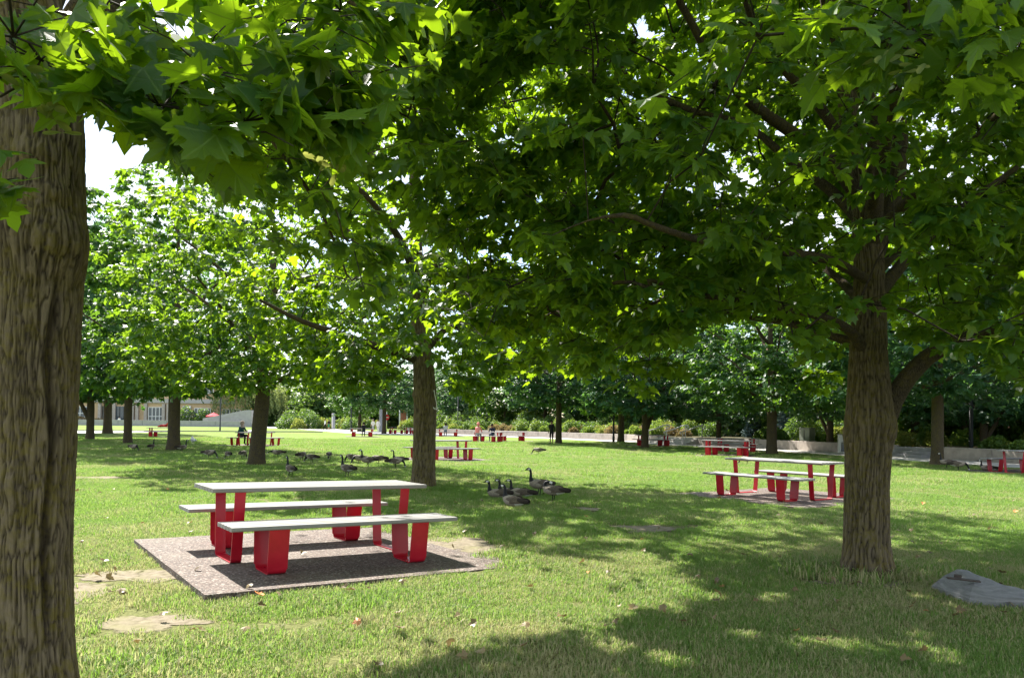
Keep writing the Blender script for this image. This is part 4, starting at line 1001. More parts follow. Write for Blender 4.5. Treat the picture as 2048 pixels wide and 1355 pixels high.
# ------------------------------------------------------------------ people
M_skin = simple('skin', (.42, .25, .17), .6, .3, .08); M_skin2 = simple('skin_deep', (.16, .085, .055), .6, .3, .08)
def cloth(n, c): return simple('cloth_'+n, c, .85, .15, .15, 20)
C_ = {k_: cloth(k_, c) for k_, c in dict(black=(.015, .015, .018), green=(.012, .05, .045), taupe=(.25, .2, .16), white=(.75, .75, .76), lgreen=(.03, .25, .12), pink=(.75, .25, .24), grey=(.35, .36, .38), denim=(.1, .13, .2), hair=(.02, .015, .012), navy=(.02, .025, .05)).items()}
def person(loc, rz, pose, mats, label, s=1.0, hair='hair', long_hair=False):
    """mats: torso, arms(lower), legs upper, legs lower, shoes, head cover"""
    st = pose == 'stand' or pose == 'walk' or pose == 'lean'
    hz = .93 if st else .56; J = {}
    ly = .0 if st else (.10 if pose != 'sit_lean' else .2)
    J['pelvis'] = (0, 0, hz, .135); J['spine'] = (0, ly*.3, hz+.2, .125); J['chest'] = (0, ly*.7, hz+.37, .145); J['neck'] = (0, ly, hz+.53, .058)
    J['head'] = (0, ly+.03, hz+.63, .088); J['crown'] = (0, ly+.02, hz+.735, .085)
    for s_, n in ((-1, 'l'), (1, 'r')):
        J['sho'+n] = (s_*.165, ly*.8, hz+.45, .062)
        if st:
            sw = .12*s_ if pose == 'walk' else 0
            J['elb'+n] = (s_*.225, -.03-sw*.5, hz+.18, .046); J['wri'+n] = (s_*.235, .05-sw, hz-.06, .032); J['han'+n] = (s_*.235, .07-sw*1.2, hz-.15, .036)
            st_ = .2*s_ if pose == 'walk' else 0
            J['hip'+n] = (s_*.09, 0, hz-.06, .095); J['kne'+n] = (s_*.095, .03+st_*.6, .5, .064); J['ank'+n] = (s_*.095, st_*1.1-.02, .1, .042); J['toe'+n] = (s_*.1, st_*1.1+.13, .045, .036)
        else:
            if pose == 'face':
                J['elb'+n] = (s_*.2, .36, hz+.22, .046); J['wri'+n] = (s_*.09, .24, hz+.45, .032); J['han'+n] = (s_*.06, .17, hz+.55, .036)
            else:
                J['elb'+n] = (s_*.23, ly+.12, hz+.17, .046); J['wri'+n] = (s_*.15, ly+.36, hz+.23, .032); J['han'+n] = (s_*.12, ly+.44, hz+.25, .036)
            J['hip'+n] = (s_*.09, .06, hz-.01, .1); J['kne'+n] = (s_*.11, .44, hz-.01, .07); J['ank'+n] = (s_*.11, .40, .1, .044); J['toe'+n] = (s_*.11, .55, .045, .036)
    E_ = [('pelvis', 'spine'), ('spine', 'chest'), ('chest', 'neck'), ('neck', 'head'), ('head', 'crown')]
    for n in 'lr': E_ += [('chest', 'sho'+n), ('sho'+n, 'elb'+n), ('elb'+n, 'wri'+n), ('wri'+n, 'han'+n), ('pelvis', 'hip'+n), ('hip'+n, 'kne'+n), ('kne'+n, 'ank'+n), ('ank'+n, 'toe'+n)]
    names = list(J); me = bpy.data.meshes.new('person'); me.from_pydata([J[n][:3] for n in names], [(names.index(a), names.index(b)) for a, b in E_], [])
    o = bpy.data.objects.new('person', me); COL.objects.link(o); o.modifiers.new('skin', 'SKIN'); ss = o.modifiers.new('sub', 'SUBSURF'); ss.levels = 1
    for i, n in enumerate(names): me.skin_vertices[0].data[i].radius = (J[n][3],)*2; me.skin_vertices[0].data[i].use_root = (n == 'pelvis')
    dg = bpy.context.evaluated_depsgraph_get(); nm = bpy.data.meshes.new_from_object(o.evaluated_get(dg)); o.modifiers.clear(); o.data = nm
    bpy.data.meshes.remove(me); nm.name = 'person'
    mt = [mats['torso'], mats.get('arm', mats['torso']), mats['leg'], mats.get('shin', mats['leg']), mats.get('shoe', C_['black']), mats.get('skin', M_skin)]
    nm.materials.clear()
    for q in mt: nm.materials.append(q)
    A = np.array([J[a][:3] for a, b in E_]); B = np.array([J[b][:3] for a, b in E_])
    role = {'spine': 0, 'chest': 0, 'neck': 5, 'head': 5, 'crown': 5}
    def rl(b):
        if b in role: return role[b]
        return {'sho': 0, 'elb': 0, 'wri': 1, 'han': 5, 'hip': 2, 'kne': 2, 'ank': 3, 'toe': 4}[b[:3]]
    RL = [rl(b) for a, b in E_]
    for f in nm.polygons:
        c = np.array(f.center); t = np.clip(((c-A)*(B-A)).sum(1)/((B-A)**2).sum(1), 0, 1); d = np.linalg.norm(c-(A+(B-A)*t[:, None]), axis=1)-.5*np.array([J[b][3] for a, b in E_])
        f.material_index = RL[int(np.argmin(d))]; f.use_smooth = True
    # face: nose and eyes; hair / head cover as a child cap
    hx = np.array(J['head'][:3]); cv = np.array(J['crown'][:3]); ctr = (hx+cv)/2
    hm = MB(); nr, ns = 9, 14; Q = []; hood = mats.get('cover')
    for i in range(nr):
        ph = math.pi*i/(nr-1)*(.62 if not (hood or long_hair) else .8)
        for j in range(ns):
            t = 2*math.pi*j/ns; r = .125 if hood else .112
            y = math.sin(ph)*math.sin(t); fr = max(0, y)
            zz = math.cos(ph)
            if fr > 0 and zz < .45: zz = zz*(1-fr)+.45*fr*1.0
            Q.append((ctr[0]+r*.92*math.sin(ph)*math.cos(t), ctr[1]-.012+r*1.08*y*(1 if y < 0 else .92), ctr[2]+.01+r*1.22*zz))
    hm.add(Q, [(i*ns+j, (i+1)*ns+j, (i+1)*ns+(j+1) % ns, i*ns+(j+1) % ns) for i in range(nr-1) for j in range(ns)])
    hm.build('hood' if hood else 'hair', hood or C_[hair], o, True)
    if pose == 'sit' and hood:   # scarf falling to the shoulders
        sc2 = MB(); sc2.tube([ctr+[0, -.01, .0], ctr+[0, -.015, -.1], ctr+[0, -.01, -.2], ctr+[0, 0, -.26]], [.10, .085, .11, .15], 14, 0, False); sc2.build('scarf', hood, o, True)
    if mats.get('coat'):
        cm_ = MB(); z0 = hz-.02; cm_.tube([(0, .02, hz+.3), (0, 0, hz+.1), (0, .0, hz-.06)], [.165, .18, .23], 16, 0, False); cm_.build('coat_skirt', mats['coat'], o, True)
    o.location = loc; o.rotation_euler = (0, 0, rz); o.scale = (s,)*3
    tag(o, label, 'person', 'people in the park'); return o
def sit(k_, u, side, pose, mats, label, **kw):
    x, y, z = on_table(k_, u, side*(BS+.02), 0); a = TROOT[k_].rotation_euler[2] + (0 if side < 0 else math.pi)
    return person((x, y, z), a, pose, mats, label, **kw)
sit(4, -.25, 1, 'sit', dict(torso=C_['green'], leg=C_['black'], cover=C_['taupe'], coat=C_['green']), 'person in a taupe headscarf and dark green coat sitting at a table', s=1.0)
sit(6, 0.1, -1, 'face', dict(torso=C_['black'], leg=C_['navy']), 'person in black resting their face on both hands at a table', long_hair=True)
sit(9, -.3, -1, 'sit_lean', dict(torso=C_['grey'], arm=M_skin, leg=C_['denim'], skin=M_skin2), 'dark-haired person in grey sitting at the table before the retaining wall', long_hair=True)
sit(10, -.55, -1, 'sit_lean', dict(torso=C_['pink'], leg=C_['grey'], cover=C_['pink']), 'person in a pink hoodie bending over a picnic table', s=1.05)
sit(10, .1, 1, 'sit_lean', dict(torso=C_['navy'], leg=C_['denim'], skin=M_skin2), 'dark-haired person in navy sitting across from the pink hoodie')
person(gp(650, 860), 2.0, 'walk', dict(torso=C_['white'], leg=C_['black'], arm=C_['white']), 'walker in a white top and black trousers on the far path')
person(gp(657.5, 860), 1.2, 'walk', dict(torso=C_['black'], arm=M_skin, leg=C_['lgreen'], shin=M_skin), 'walker in a black top and green shorts on the far path')
person(gp(746, 864.5), .6, 'walk', dict(torso=C_['white'], arm=M_skin, leg=C_['grey'], shin=M_skin, shoe=C_['white']), 'walker in a white shirt and pale shorts by the dark maple', hair='taupe')
person(gp(756, 864.5), .3, 'walk', dict(torso=C_['white'], leg=C_['white'], shoe=C_['white']), 'walker dressed all in white by the dark maple')
person(gp(1103, 887.5), math.pi*.85, 'lean', dict(torso=C_['black'], arm=C_['black'], leg=C_['black'], shin=M_skin), 'person in black shorts and shirt standing against a maple', s=.97)
person(gp(238, 850.5), .8, 'walk', dict(torso=C_['white'], leg=C_['navy']), 'tiny far walker near the glazed entrance')
# newspaper on the woman's table
nb = MB()
for q in range(3): nb.box((.02*q, .01*q, .012+.018*q), (.42-.05*q, .3, .012), .1*q)
nb.add([(-.21, -.15, .06), (.2, -.15, .06), (.2, 0, .12), (-.21, 0, .12), (.2, .15, .06), (-.21, .15, .06)], [(0, 1, 2, 3), (3, 2, 4, 5)])
o = nb.build('newspaper', M_paper); o.location = on_table(4, -.2, .1, TZ); o.rotation_euler = (0, 0, .5); tag(o, 'crumpled white papers on the table of the person in a headscarf', 'papers')
o = MB().box((0, 0, .01), (.3, .22, .02)).box((.02, .02, .026), (.26, .2, .012), .3).build('notebook', M_paper); o.location = on_table(10, .35, -.1, TZ); tag(o, 'white notebooks on the table with the pink hoodie', 'notebook')

# ------------------------------------------------------------------ retaining wall, steps, rails
rw = empty('retaining_wall', (*WALL_PT[0], 0)); tag(rw, 'low pale concrete retaining wall along the pavement', 'wall')
s0 = 0.0
STEP = (wall_s(1318), wall_s(1398)); STEP2 = (wall_s(1795), wall_s(1868))
while s0 < WALL_LEN-.6:
    L = 3.6; s1 = min(s0+L, WALL_LEN-.3)
    for a_, b_ in (STEP, STEP2):
        if s0 < a_ < s1: s1 = a_
        if a_ <= s0 < b_: s0 = b_; s1 = min(s0+L, WALL_LEN-.3)
    p0, p1 = wall_pos(s0)[0], wall_pos(s1)[0]; d = p1-p0; ln = np.linalg.norm(d); rz = math.atan2(d[1], d[0]); mid = (p0+p1)/2
    if ln > .3:
        o = MB().bbox((0, 0, 0), (ln-.03, .34, .58), .015).build('panel', M_conc, rw); o.location = (mid[0]-WALL_PT[0][0], mid[1]-WALL_PT[0][1], .285); o.rotation_euler = (0, 0, rz)
    s0 = s1
def steps(rng_, n, label, mat, H_=.5, run=.34):
    s0, s1 = rng_; (p0, _), (p1, _) = wall_pos(s0), wall_pos(s1); d = p1-p0; L = np.linalg.norm(d); rz = math.atan2(d[1], d[0]); nrm = np.array([d[1], -d[0]])/L; nrm = nrm if nrm[0] < 0 else -nrm
    root = empty('steps', (*((p0+p1)/2), 0), rz); tag(root, label, 'steps'); sy = 1 if (np.array([-math.sin(rz), math.cos(rz)]) @ nrm) > 0 else -1
    for i in range(n):
        hgt = H_*(i+1)/n; dep = run*(n-i); o = MB().bbox((0, 0, 0), (L-.02, dep, H_/n-.004), .01).build('step', mat, root); o.location = (0, sy*(dep/2-.25), hgt-H_/n/2)
    return root, L, sy, rz
st, SL, sy, srz = steps(STEP, 4, 'pale concrete steps with tubular handrails through the retaining wall', M_path)
steps(STEP2, 3, 'low shaded steps beside the stout dark maple', M_conc2)
for i, (u, lab) in enumerate(((-SL/2+.3, 'curled steel handrail at the far edge of the pale steps'), (.2, 'curled steel handrail in the middle of the pale steps'), (SL/2-.4, 'curled steel handrail beside the planter edge of the pale steps'))):
    hr = empty('handrail', st.location, srz); tag(hr, lab, 'handrail', 'handrails on the steps')
    y0, y1 = sy*1.3, -sy*.5
    rail = [(u, y0, .95), (u, y0*.6+y1*.4, 1.12), (u, y0*.2+y1*.8, 1.38), (u, y1, 1.45), (u, y1-sy*.18, 1.44), (u, y1-sy*.26, 1.35), (u, y1-sy*.2, 1.22), (u, y1-sy*.08, 1.2)]
    MB().tube(resample([(u, y0-.0, .78), (u, y0+sy*.1, .86)]+rail, 40), .045, 8).build('rail', M_white, hr, True)
    for yy, zz, zb_ in ((y0*.9, 1.0, .05), (y1, 1.45, .3)): MB().tube([(u, yy, zb_), (u, yy, zz)], .038, 8).build('post', M_white, hr, True)

# ------------------------------------------------------------------ lamp posts and poles
def lamp(px, py, top_py, label, double=True, r=.075):
    p = gp(px, py); h = at(px, top_py, p[1])[2]; root = empty('lamp_post', p, .3); tag(root, label, 'lamp post', 'black lamp posts')
    MB().tube([(0, 0, -.05), (0, 0, .5), (0, 0, .52), (0, 0, h)], [r*1.35, r*1.3, r, r*.8], 12).build('pole', M_black, root, True)
    if double:
        for s_, z_ in ((1, .05), (-1, -.55)):
            MB().bbox((s_*.42, 0, h+z_), (.75, .34, .07), .02).build('lamp_head', M_steel, root)
            MB().box((s_*.1, 0, h+z_-.01), (.25, .06, .05)).build('arm', M_black, root)
lamp(440, 862, 780, 'tall black lamp post with two flat heads before the concrete ramp wall')
lamp(702, 863, 700, 'black lamp post by the far path near the face-resting person')
lamp(915.5, 866, 690, 'black lamp post at the start of the retaining wall')
lamp(1227, 885, 640, 'black lamp post on the pavement edge beside a slim maple')
lamp(1942, 918.5, 560, 'thick black post close to the many-stemmed maple', r=.1)
def pole(px, py, top_py, label, mat=M_steel, r=.12):
    p = gp(px, py); h = at(px, top_py, p[1])[2]; MBq = MB().tube([(0, 0, -.05), (0, 0, .2), (0, 0, .21), (0, 0, h*.99), (0, 0, h)], [r*1.2, r*1.2, r, r, r*.6], 12)
    o = MBq.build('bollard_pole', mat, None, True); o.location = p; tag(o, label, 'pole', 'pale poles by the far path'); return o
pole(666.5, 858, 826, 'stout pale pole beside the two walkers on the far path', M_conc2, .28)
pole(761, 863, 800, 'tall pale pole against the dark maple by the path', M_conc2, .22)
pole(893.5, 862, 832, 'slim pale pole near the brick colonnade', M_white, .14)

# ------------------------------------------------------------------ far buildings
def facade_box(root, x0, x1, y, z0, z1, mat, name, dep=.3):
    o = MB().box(((x0+x1)/2, y+dep/2, (z0+z1)/2), (abs(x1-x0), dep, z1-z0)).build(name, mat, root); return o
BY = 168.0
def bx(px): return (px-1024)/F*BY
def bz(px, py): return at(px, py, BY)[2]
tb = empty('campus_building', (0, BY, 0)); tag(tb, 'tan brick building with grey upper storeys and a glazed entrance beyond the lawn', 'building')
facade_box(tb, bx(-150), bx(485), 0.3, 0, bz(300, 742), M_tan, 'wall', 14)
facade_box(tb, bx(-150), bx(470), -.1, bz(300, 805), bz(300, 797), M_greyclad, 'band', .38)
facade_box(tb, bx(-150), bx(430), 3, bz(300, 742)+.01, bz(300, 690), M_greyclad, 'upper_wall', 11)
for x0, x1 in ((205, 228), (231, 264)):
    w = facade_box(tb, bx(x0), bx(x1), .1, 0, bz(240, 812), M_glass, 'window', .18)
    for q in range(5): facade_box(w, bx(x0+(x1-x0)*q/4)-.06, bx(x0+(x1-x0)*q/4)+.06, .04, 0, bz(240, 812), M_black, 'frame', .05)
for x0 in (200, 229, 266, 275, 292, 328, 337):
    facade_box(tb, bx(x0)-.3, bx(x0)+.3, -.35, 0, bz(240, 806), M_conc, 'pilaster', .6)
def window(root, x0, x1, z0, z1, nx, nz, y=.12, fm=M_white):
    w = facade_box(root, x0, x1, y, z0, z1, M_glass, 'window', .15)
    for q in range(nx+1): xx = x0+(x1-x0)*q/nx; facade_box(w, xx-.07, xx+.07, y-.08, z0, z1, fm, 'frame', .075)
    for q in range(nz+1): zz = z0+(z1-z0)*q/nz; facade_box(w, x0, x1, y-.06, zz-.06, zz+.06, fm, 'frame', .055)
window(tb, bx(297), bx(326), 0, bz(300, 814), 4, 2); window(tb, bx(337), bx(350), 0, bz(300, 814), 2, 2)
window(tb, bx(389), bx(421), 0, bz(400, 816), 5, 2); window(tb, bx(445), bx(480), 1.0, bz(460, 818), 5, 1)
window(tb, bx(366), bx(381), 0, bz(400, 812), 2, 2)
for x0 in (-100, -40, 20, 80, 140): window(tb, bx(x0), bx(x0+40), 1.0, bz(100, 812), 4, 2)
for x0 in (210, 260, 310, 400): window(tb, bx(x0), bx(x0+26), bz(300, 785), bz(300, 765), 3, 1)
# lawn wall and ramp wall before it
lw = empty('garden_wall', (0, 150, 0)); tag(lw, 'long low pale grey wall at the far edge of the lawn', 'wall')
xa, xb = at(-200, 850, 150)[0], at(480, 850, 150)[0]; n_ = 14
for i in range(n_):
    q = MB().bbox((0, 0, 0), ((xb-xa)/n_-.05, .4, 1.15), .02).build('panel', M_conc2, lw); q.location = (xa+(xb-xa)*(i+.5)/n_, 0, .56)
rx0, rx1 = at(402, 850, 152)[0], at(500, 850, 152)[0]
rp_ = MB(); zt = at(498, 819.5, 152)[2]; z1_ = at(405, 836, 152)[2]
Mr = Matrix(((1, 0, 0), (0, 0, -1), (0, 1, 0)))
rp_.prism([(rx0, 0), (rx1, 0), (rx1, zt), (rx1-1.2, zt), (rx0, z1_)], -1.2, 1.2, M=Mr)
o = rp_.build('ramp_wall', M_conc2); o.location = (0, 154, 0); tag(o, 'grey concrete ramp wall with a sloping top beside the willow', 'wall')
# red umbrella, lounge seat
p = at(427, 833, 156); um = empty('parasol', (p[0], p[1], 0)); tag(um, 'red parasol above the concrete ramp wall', 'parasol')
MB().tube([(0, 0, 0), (0, 0, p[2]+1.0)], .04, 8).build('pole', M_white, um, True)
cnp = MB(); k8 = [(1.6*math.cos(q*math.pi/4), 1.6*math.sin(q*math.pi/4), p[2]+.15) for q in range(8)]; cnp.add(k8+[(0, 0, p[2]+.85)]+[(x*.98, y_*.98, z-.18) for x, y_, z in k8], [(q, (q+1) % 8, 8) for q in range(8)]+[(9+q, 9+(q+1) % 8, (q+1) % 8, q) for q in range(8)])
cnp.build('canopy', M_redfab, um)
p = gp(330, 853.5); ls = empty('lounge_seat', p, .15); tag(ls, 'red sculpted lounge seat on the far lawn', 'seat')
sp = [(-.9, 0), (-.3, .25), (.1, .2), (.5, .35), (1.0, .9), (1.05, 1.0), (.95, 1.0), (.45, .5), (.1, .42), (-.3, .45), (-.95, .15)]
MB().prism(sp, -1.1, 1.1, M=Matrix(((1, 0, 0), (0, 0, -1), (0, 1, 0)))).build('seat', M_red, ls); MB().box((.1, 0, .1), (.9, 1.6, .2)).build('base', M_red, ls)
# sign with red disc
p = gp(773, 862); sg = empty('road_sign', p); tag(sg, 'round red sign on a thin pole beyond the path', 'sign')
MB().tube([(0, 0, 0), (0, 0, 2.9)], .05, 8).build('pole', M_steel, sg, True)
Md = Matrix(((1, 0, 0), (0, 0, -1), (0, 1, 0)))
dz = at(773, 834, p[1])[2]
MB().prism([(.42*math.cos(q*math.pi/12), dz+.42*math.sin(q*math.pi/12)) for q in range(24)], .06, .1, M=Md).build('disc', simple('sign_red', (.55, .02, .03)), sg)
MB().box((0, -.12, dz), (.58, .03, .12)).build('bar', M_white, sg)
# brick colonnade building behind the far path
CB = 150.
cb = empty('brick_pavilion', (0, CB, 0)); tag(cb, 'orange brick building with pale columns beyond the far path', 'building')
def cx_(px): return (px-1024)/F*CB
facade_box(cb, cx_(795), cx_(960), 3, 0, 5.5, M_brick, 'wall', 6); facade_box(cb, cx_(795), cx_(960), -.5, 4.2, 5.6, M_conc, 'canopy', 3.4)
for px in (800, 815, 838, 858, 872, 889, 905): 
    q = MB().tube([(0, 0, 0), (0, 0, 4.2)], .16, 10).build('column', M_white, cb, True); q.location = (cx_(px), 0, 0)
for px in (820, 845, 878): facade_box(cb, cx_(px), cx_(px)+2.0, 2.9, 0, 3.2, M_glass, 'window', .095)
# brick building behind the planting bed
DB = 96.
db = empty('brick_building', (0, DB, 0)); tag(db, 'red-orange brick building with dark openings glimpsed behind the planting bed', 'building')
def dx_(px): return (px-1024)/F*DB
facade_box(db, dx_(1330), dx_(2150), .3, 0, 9, M_brick, 'wall', 10)
for px, w in ((1412, 22), (1440, 30), (1476, 24), (1540, 20), (1580, 24), (1640, 30), (1700, 30), (1790, 40), (1860, 40), (1950, 50)):
    window(db, dx_(px), dx_(px+w), .9, 3.4, 2, 1, fm=M_conc); window(db, dx_(px), dx_(px+w), 5, 7, 2, 1, fm=M_conc)
for px in (1405, 1434, 1502, 1570): facade_box(db, dx_(px)-.25, dx_(px)+.25, -.2, 0, 4.2, M_conc, 'pilaster', .45)

# ------------------------------------------------------------------ planting: shrubs, hedge, spruce, willow
def bush_mesh(seed, rx, rz_, n, size, mat, lod=2, upright=0.0):
    rng = np.random.default_rng(seed); q = rng.normal(0, 1, (n, 3)); q /= np.linalg.norm(q, axis=1)[:, None]; q[:, 2] = np.abs(q[:, 2])
    lump = .7+.6*vnoise(q[:, 0]*2.5+seed, q[:, 1]*2.5, q[:, 2]*2.5, seed)
    r = rng.random(n)**.35*lump; P = q*r[:, None]*np.array([rx, rx, rz_]); P[:, 2] += .05
    D = q+rng.normal(0, .6, (n, 3)); D[:, 2] += upright-.2; N = q+np.array([0, 0, .6])+rng.normal(0, .4, (n, 3))
    return leaf_mass('shrub', P, D, N, size*rng.uniform(.6, 1.3, n), rng.random(n), lod, mat, rng)
BUSH = [bush_mesh(1, 1.0, 1.5, 1500, .16, M_shrub[0]), bush_mesh(2, 1.2, 1.3, 1600, .15, M_shrub[1]), bush_mesh(3, .9, 1.1, 1300, .14, M_shrub[2], upright=.9), bush_mesh(4, .8, 1.0, 1000, .14, M_shrub[3], upright=.7), bush_mesh(5, 1.3, 2.1, 2000, .18, M_shrub[1]), bush_mesh(6, .7, .7, 900, .14, M_shrub[0], upright=.8)]
NAMES = ['bright green leafy shrub', 'dark green rounded shrub', 'tall yellow-green grassy perennial clump', 'brownish seeding perennial clump', 'tall dark shrub', 'low bright perennial clump']
rng = np.random.default_rng(14); cnt = 0
def shrub(k_, x, y, z, s, label, group):
    o = link('shrub', BUSH[k_]); o.location = (x, y, z); o.rotation_euler = (0, 0, rng.uniform(0, 6.28)); o.scale = (s, s, s*rng.uniform(.85, 1.15)); tag(o, label, 'shrub', group)
for s_ in np.arange(1.0, WALL_LEN-1, 1.25):
    if STEP[0]-2.2 < s_ < STEP[1]+1.6 or STEP2[0]-.5 < s_ < STEP2[1]+.5: continue
    p, t = wall_pos(s_); n = np.array([t[1], -t[0]]); n = -n if n[0] < 0 else n
    sx = float(proj(np.array([[p[0], p[1], 0]]))[0][0])
    for dist, ks in ((1.3, (5, 2, 0, 5, 3)), (3.4, (0, 1, 2, 3)), (6.5, (4, 1, 0))):
        if rng.random() < .22 or (1415 < sx < 1540 and dist < 5): continue
        k_ = int(rng.choice(ks)); q = p+n*(dist+rng.uniform(-.4, .4))+t*rng.uniform(-.6, .6)
        shrub(k_, q[0], q[1], .45, rng.uniform(.65, 1.0), NAMES[k_]+' in the planting bed behind the retaining wall', NAMES[k_]+'s in the bed')
for s_ in np.arange(0.5, WALL_LEN-1, 2.6):
    p, t = wall_pos(s_); n = np.array([t[1], -t[0]]); n = -n if n[0] < 0 else n
    for dist in (12,):
        q = p+n*(dist+rng.uniform(-1.2, 1.2))+t*rng.uniform(-1, 1); k_ = int(rng.choice((4, 1, 0, 0)))
        shrub(k_, q[0], q[1], .42, rng.uniform(1.9, 2.6), 'big '+NAMES[k_].replace('tall ', '')+' at the back of the planting bed', 'big shrubs at the back of the bed')
for i in range(34):
    px = 520+i*13; q = at(px, 850, rng.uniform(168, 186)); k_ = int(rng.choice((4, 1)))
    shrub(k_, q[0], q[1], 0, rng.uniform(2.6, 3.6), 'large '+NAMES[k_].replace('tall ', '')+' far behind the path', 'large shrubs far behind the path')
for i in range(26):
    px = rng.uniform(560, 900); Y = rng.uniform(128, 145); q = at(px, 850, Y); k_ = int(rng.choice((0, 1, 2, 4)))
    shrub(k_, q[0], q[1], 0, rng.uniform(1.0, 1.7), NAMES[k_]+' beyond the far path', NAMES[k_]+'s beyond the far path')
for px, s_ in ((155, 2.0), (168, 1.5), (196, 1.6), (372, 1.9), (407, 1.5), (380, 1.4)):
    q = at(px, 850, 160); k_ = 4 if px in (372, 407) else 3; shrub(k_, q[0], q[1], 0, s_, NAMES[k_]+' against the tan building', NAMES[k_]+'s against the tan building')
# clipped hedge
p, t = wall_pos(wall_s(1478)); n = np.array([-t[1], t[0]]); n = n if n[0] > 0 else -n; hp = p+n*2.6
rng = np.random.default_rng(2); m_ = 5200; q = rng.normal(0, 1, (m_, 3)); q /= np.linalg.norm(q, axis=1)[:, None]; q[:, 2] = np.abs(q[:, 2]); P = q*np.array([1.25, 1.0, .95])*(rng.uniform(.9, 1.0, m_)*(.95+.1*vnoise(q[:, 0]*4, q[:, 1]*4, q[:, 2]*4)))[:, None]
o = link('hedge', leaf_mass('hedge', P, q+rng.normal(0, .7, (m_, 3)), q+rng.normal(0, .3, (m_, 3)), np.full(m_, .1), rng.random(m_), 2, M_hedge, rng)); o.location = (hp[0], hp[1], .45); tag(o, 'dark clipped rounded hedge in the planting bed', 'hedge')
# blue spruce
def spruce(px, Y, h, label):
    q = at(px, 850, Y); root = empty('spruce_tree', (q[0], q[1], .45)); tag(root, label, 'tree', 'blue spruces in the bed'); rng = np.random.default_rng(int(px))
    MB().tube([(0, 0, 0), (0, 0, h)], [.14, .02], 8).build('trunk', M_twig, root, True); P, D = [], []
    for i in range(170):
        z = h*(.06+.92*(i/170)); R = (h-z)*.34*rng.uniform(.8, 1.15); a = i*2.399
        k_ = int(10+R*26); u = rng.random(k_)**.7; aa = a+rng.normal(0, .12, k_)/(u+.2); P.append(np.stack([np.cos(aa)*R*u, np.sin(aa)*R*u, z-R*u*.25+rng.normal(0, .04, k_)], 1)); D.append(np.stack([np.cos(aa+rng.normal(0, .6, k_)), np.sin(aa+rng.normal(0, .6, k_)), rng.normal(.1, .3, k_)], 1))
    P, D = np.vstack(P), np.vstack(D); c = link('crown', leaf_mass('crown', P, D, np.array([[0, 0, 1.]])+rng.normal(0, .4, P.shape), .15*rng.uniform(.7, 1.3, len(P)), rng.random(len(P)), 2, M_spruce, rng), root); c['kind'] = 'stuff'
spruce(1580, 60, 4.6, 'blue spruce rising behind the green cabinet'); spruce(1508, 66, 3.2, 'smaller blue spruce behind the clipped hedge')
# willow
q = at(500, 850, 172); wr = empty('willow_tree', (q[0], q[1], 0)); tag(wr, 'pale weeping willow with hanging strands behind the ramp wall', 'tree'); rng = np.random.default_rng(6)
MB().tube([(0, 0, 0), (.2, 0, 3), (.1, .2, 7), (0, 0, 10)], [.5, .42, .3, .1], 10).build('trunk', M_bark2, wr, True); P, D = [], []
for i in range(420):
    a = rng.uniform(0, 6.28); R = 8.0*rng.random()**.5; top = 12.5*(1-(R/9.5)**2*.5)*rng.uniform(.85, 1.05); ln = rng.uniform(3, 8); k_ = 26; u = np.linspace(0, 1, k_); zz = np.maximum(top-ln*u, 1.2+rng.random())
    P.append(np.stack([math.cos(a)*(R+.9*u)+rng.normal(0, .12, k_), math.sin(a)*(R+.9*u)+rng.normal(0, .12, k_), zz], 1)); D.append(np.stack([rng.normal(0, .3, k_), rng.normal(0, .3, k_), -np.ones(k_)], 1))
P, D = np.vstack(P), np.vstack(D); c = link('crown', leaf_mass('crown', P, D, rng.normal(0, 1, P.shape), .36*rng.uniform(.7, 1.3, len(P)), rng.random(len(P)), 2, M_willow, rng), wr); c['kind'] = 'stuff'

# ------------------------------------------------------------------ small furniture
p, t = wall_pos(wall_s(1591)); n = np.array([-t[1], t[0]]); n = n if n[0] > 0 else -n; q = p+n*.9; cab = empty('utility_cabinet', (q[0], q[1], .47), math.atan2(t[1], t[0])); tag(cab, 'grey-green utility cabinet on the planting bed edge', 'cabinet')
MB().box((0, 0, .06), (.95, .5, .12)).build('base', M_conc, cab); MB().bbox((0, 0, .5), (.9, .45, .76), .02).build('body', M_cab, cab); MB().bbox((0, 0, .905), (.96, .5, .05), .015).build('lid', M_cab, cab); MB().box((0, -.232, .5), (.03, .012, .6)).build('seam', M_black, cab)
p = gp(1686, 906); nbx = empty('newspaper_box', p, -.15); tag(nbx, 'white newspaper box with a dark window next to a thin maple', 'newspaper box')
MB().bbox((0, 0, .52), (.46, .42, 1.0), .02).build('body', M_white, nbx); MB().bbox((.02, -.22, .36), (.36, .02, .52), .004).build('window', M_glass, nbx); MB().box((0, -.215, .84), (.40, .012, .16)).build('panel', M_paper, nbx); MB().bbox((0, 0, 1.045), (.5, .46, .04), .012).build('lid', M_conc2, nbx); MB().box((.02, -.24, .66), (.2, .03, .025)).build('handle', M_black, nbx)

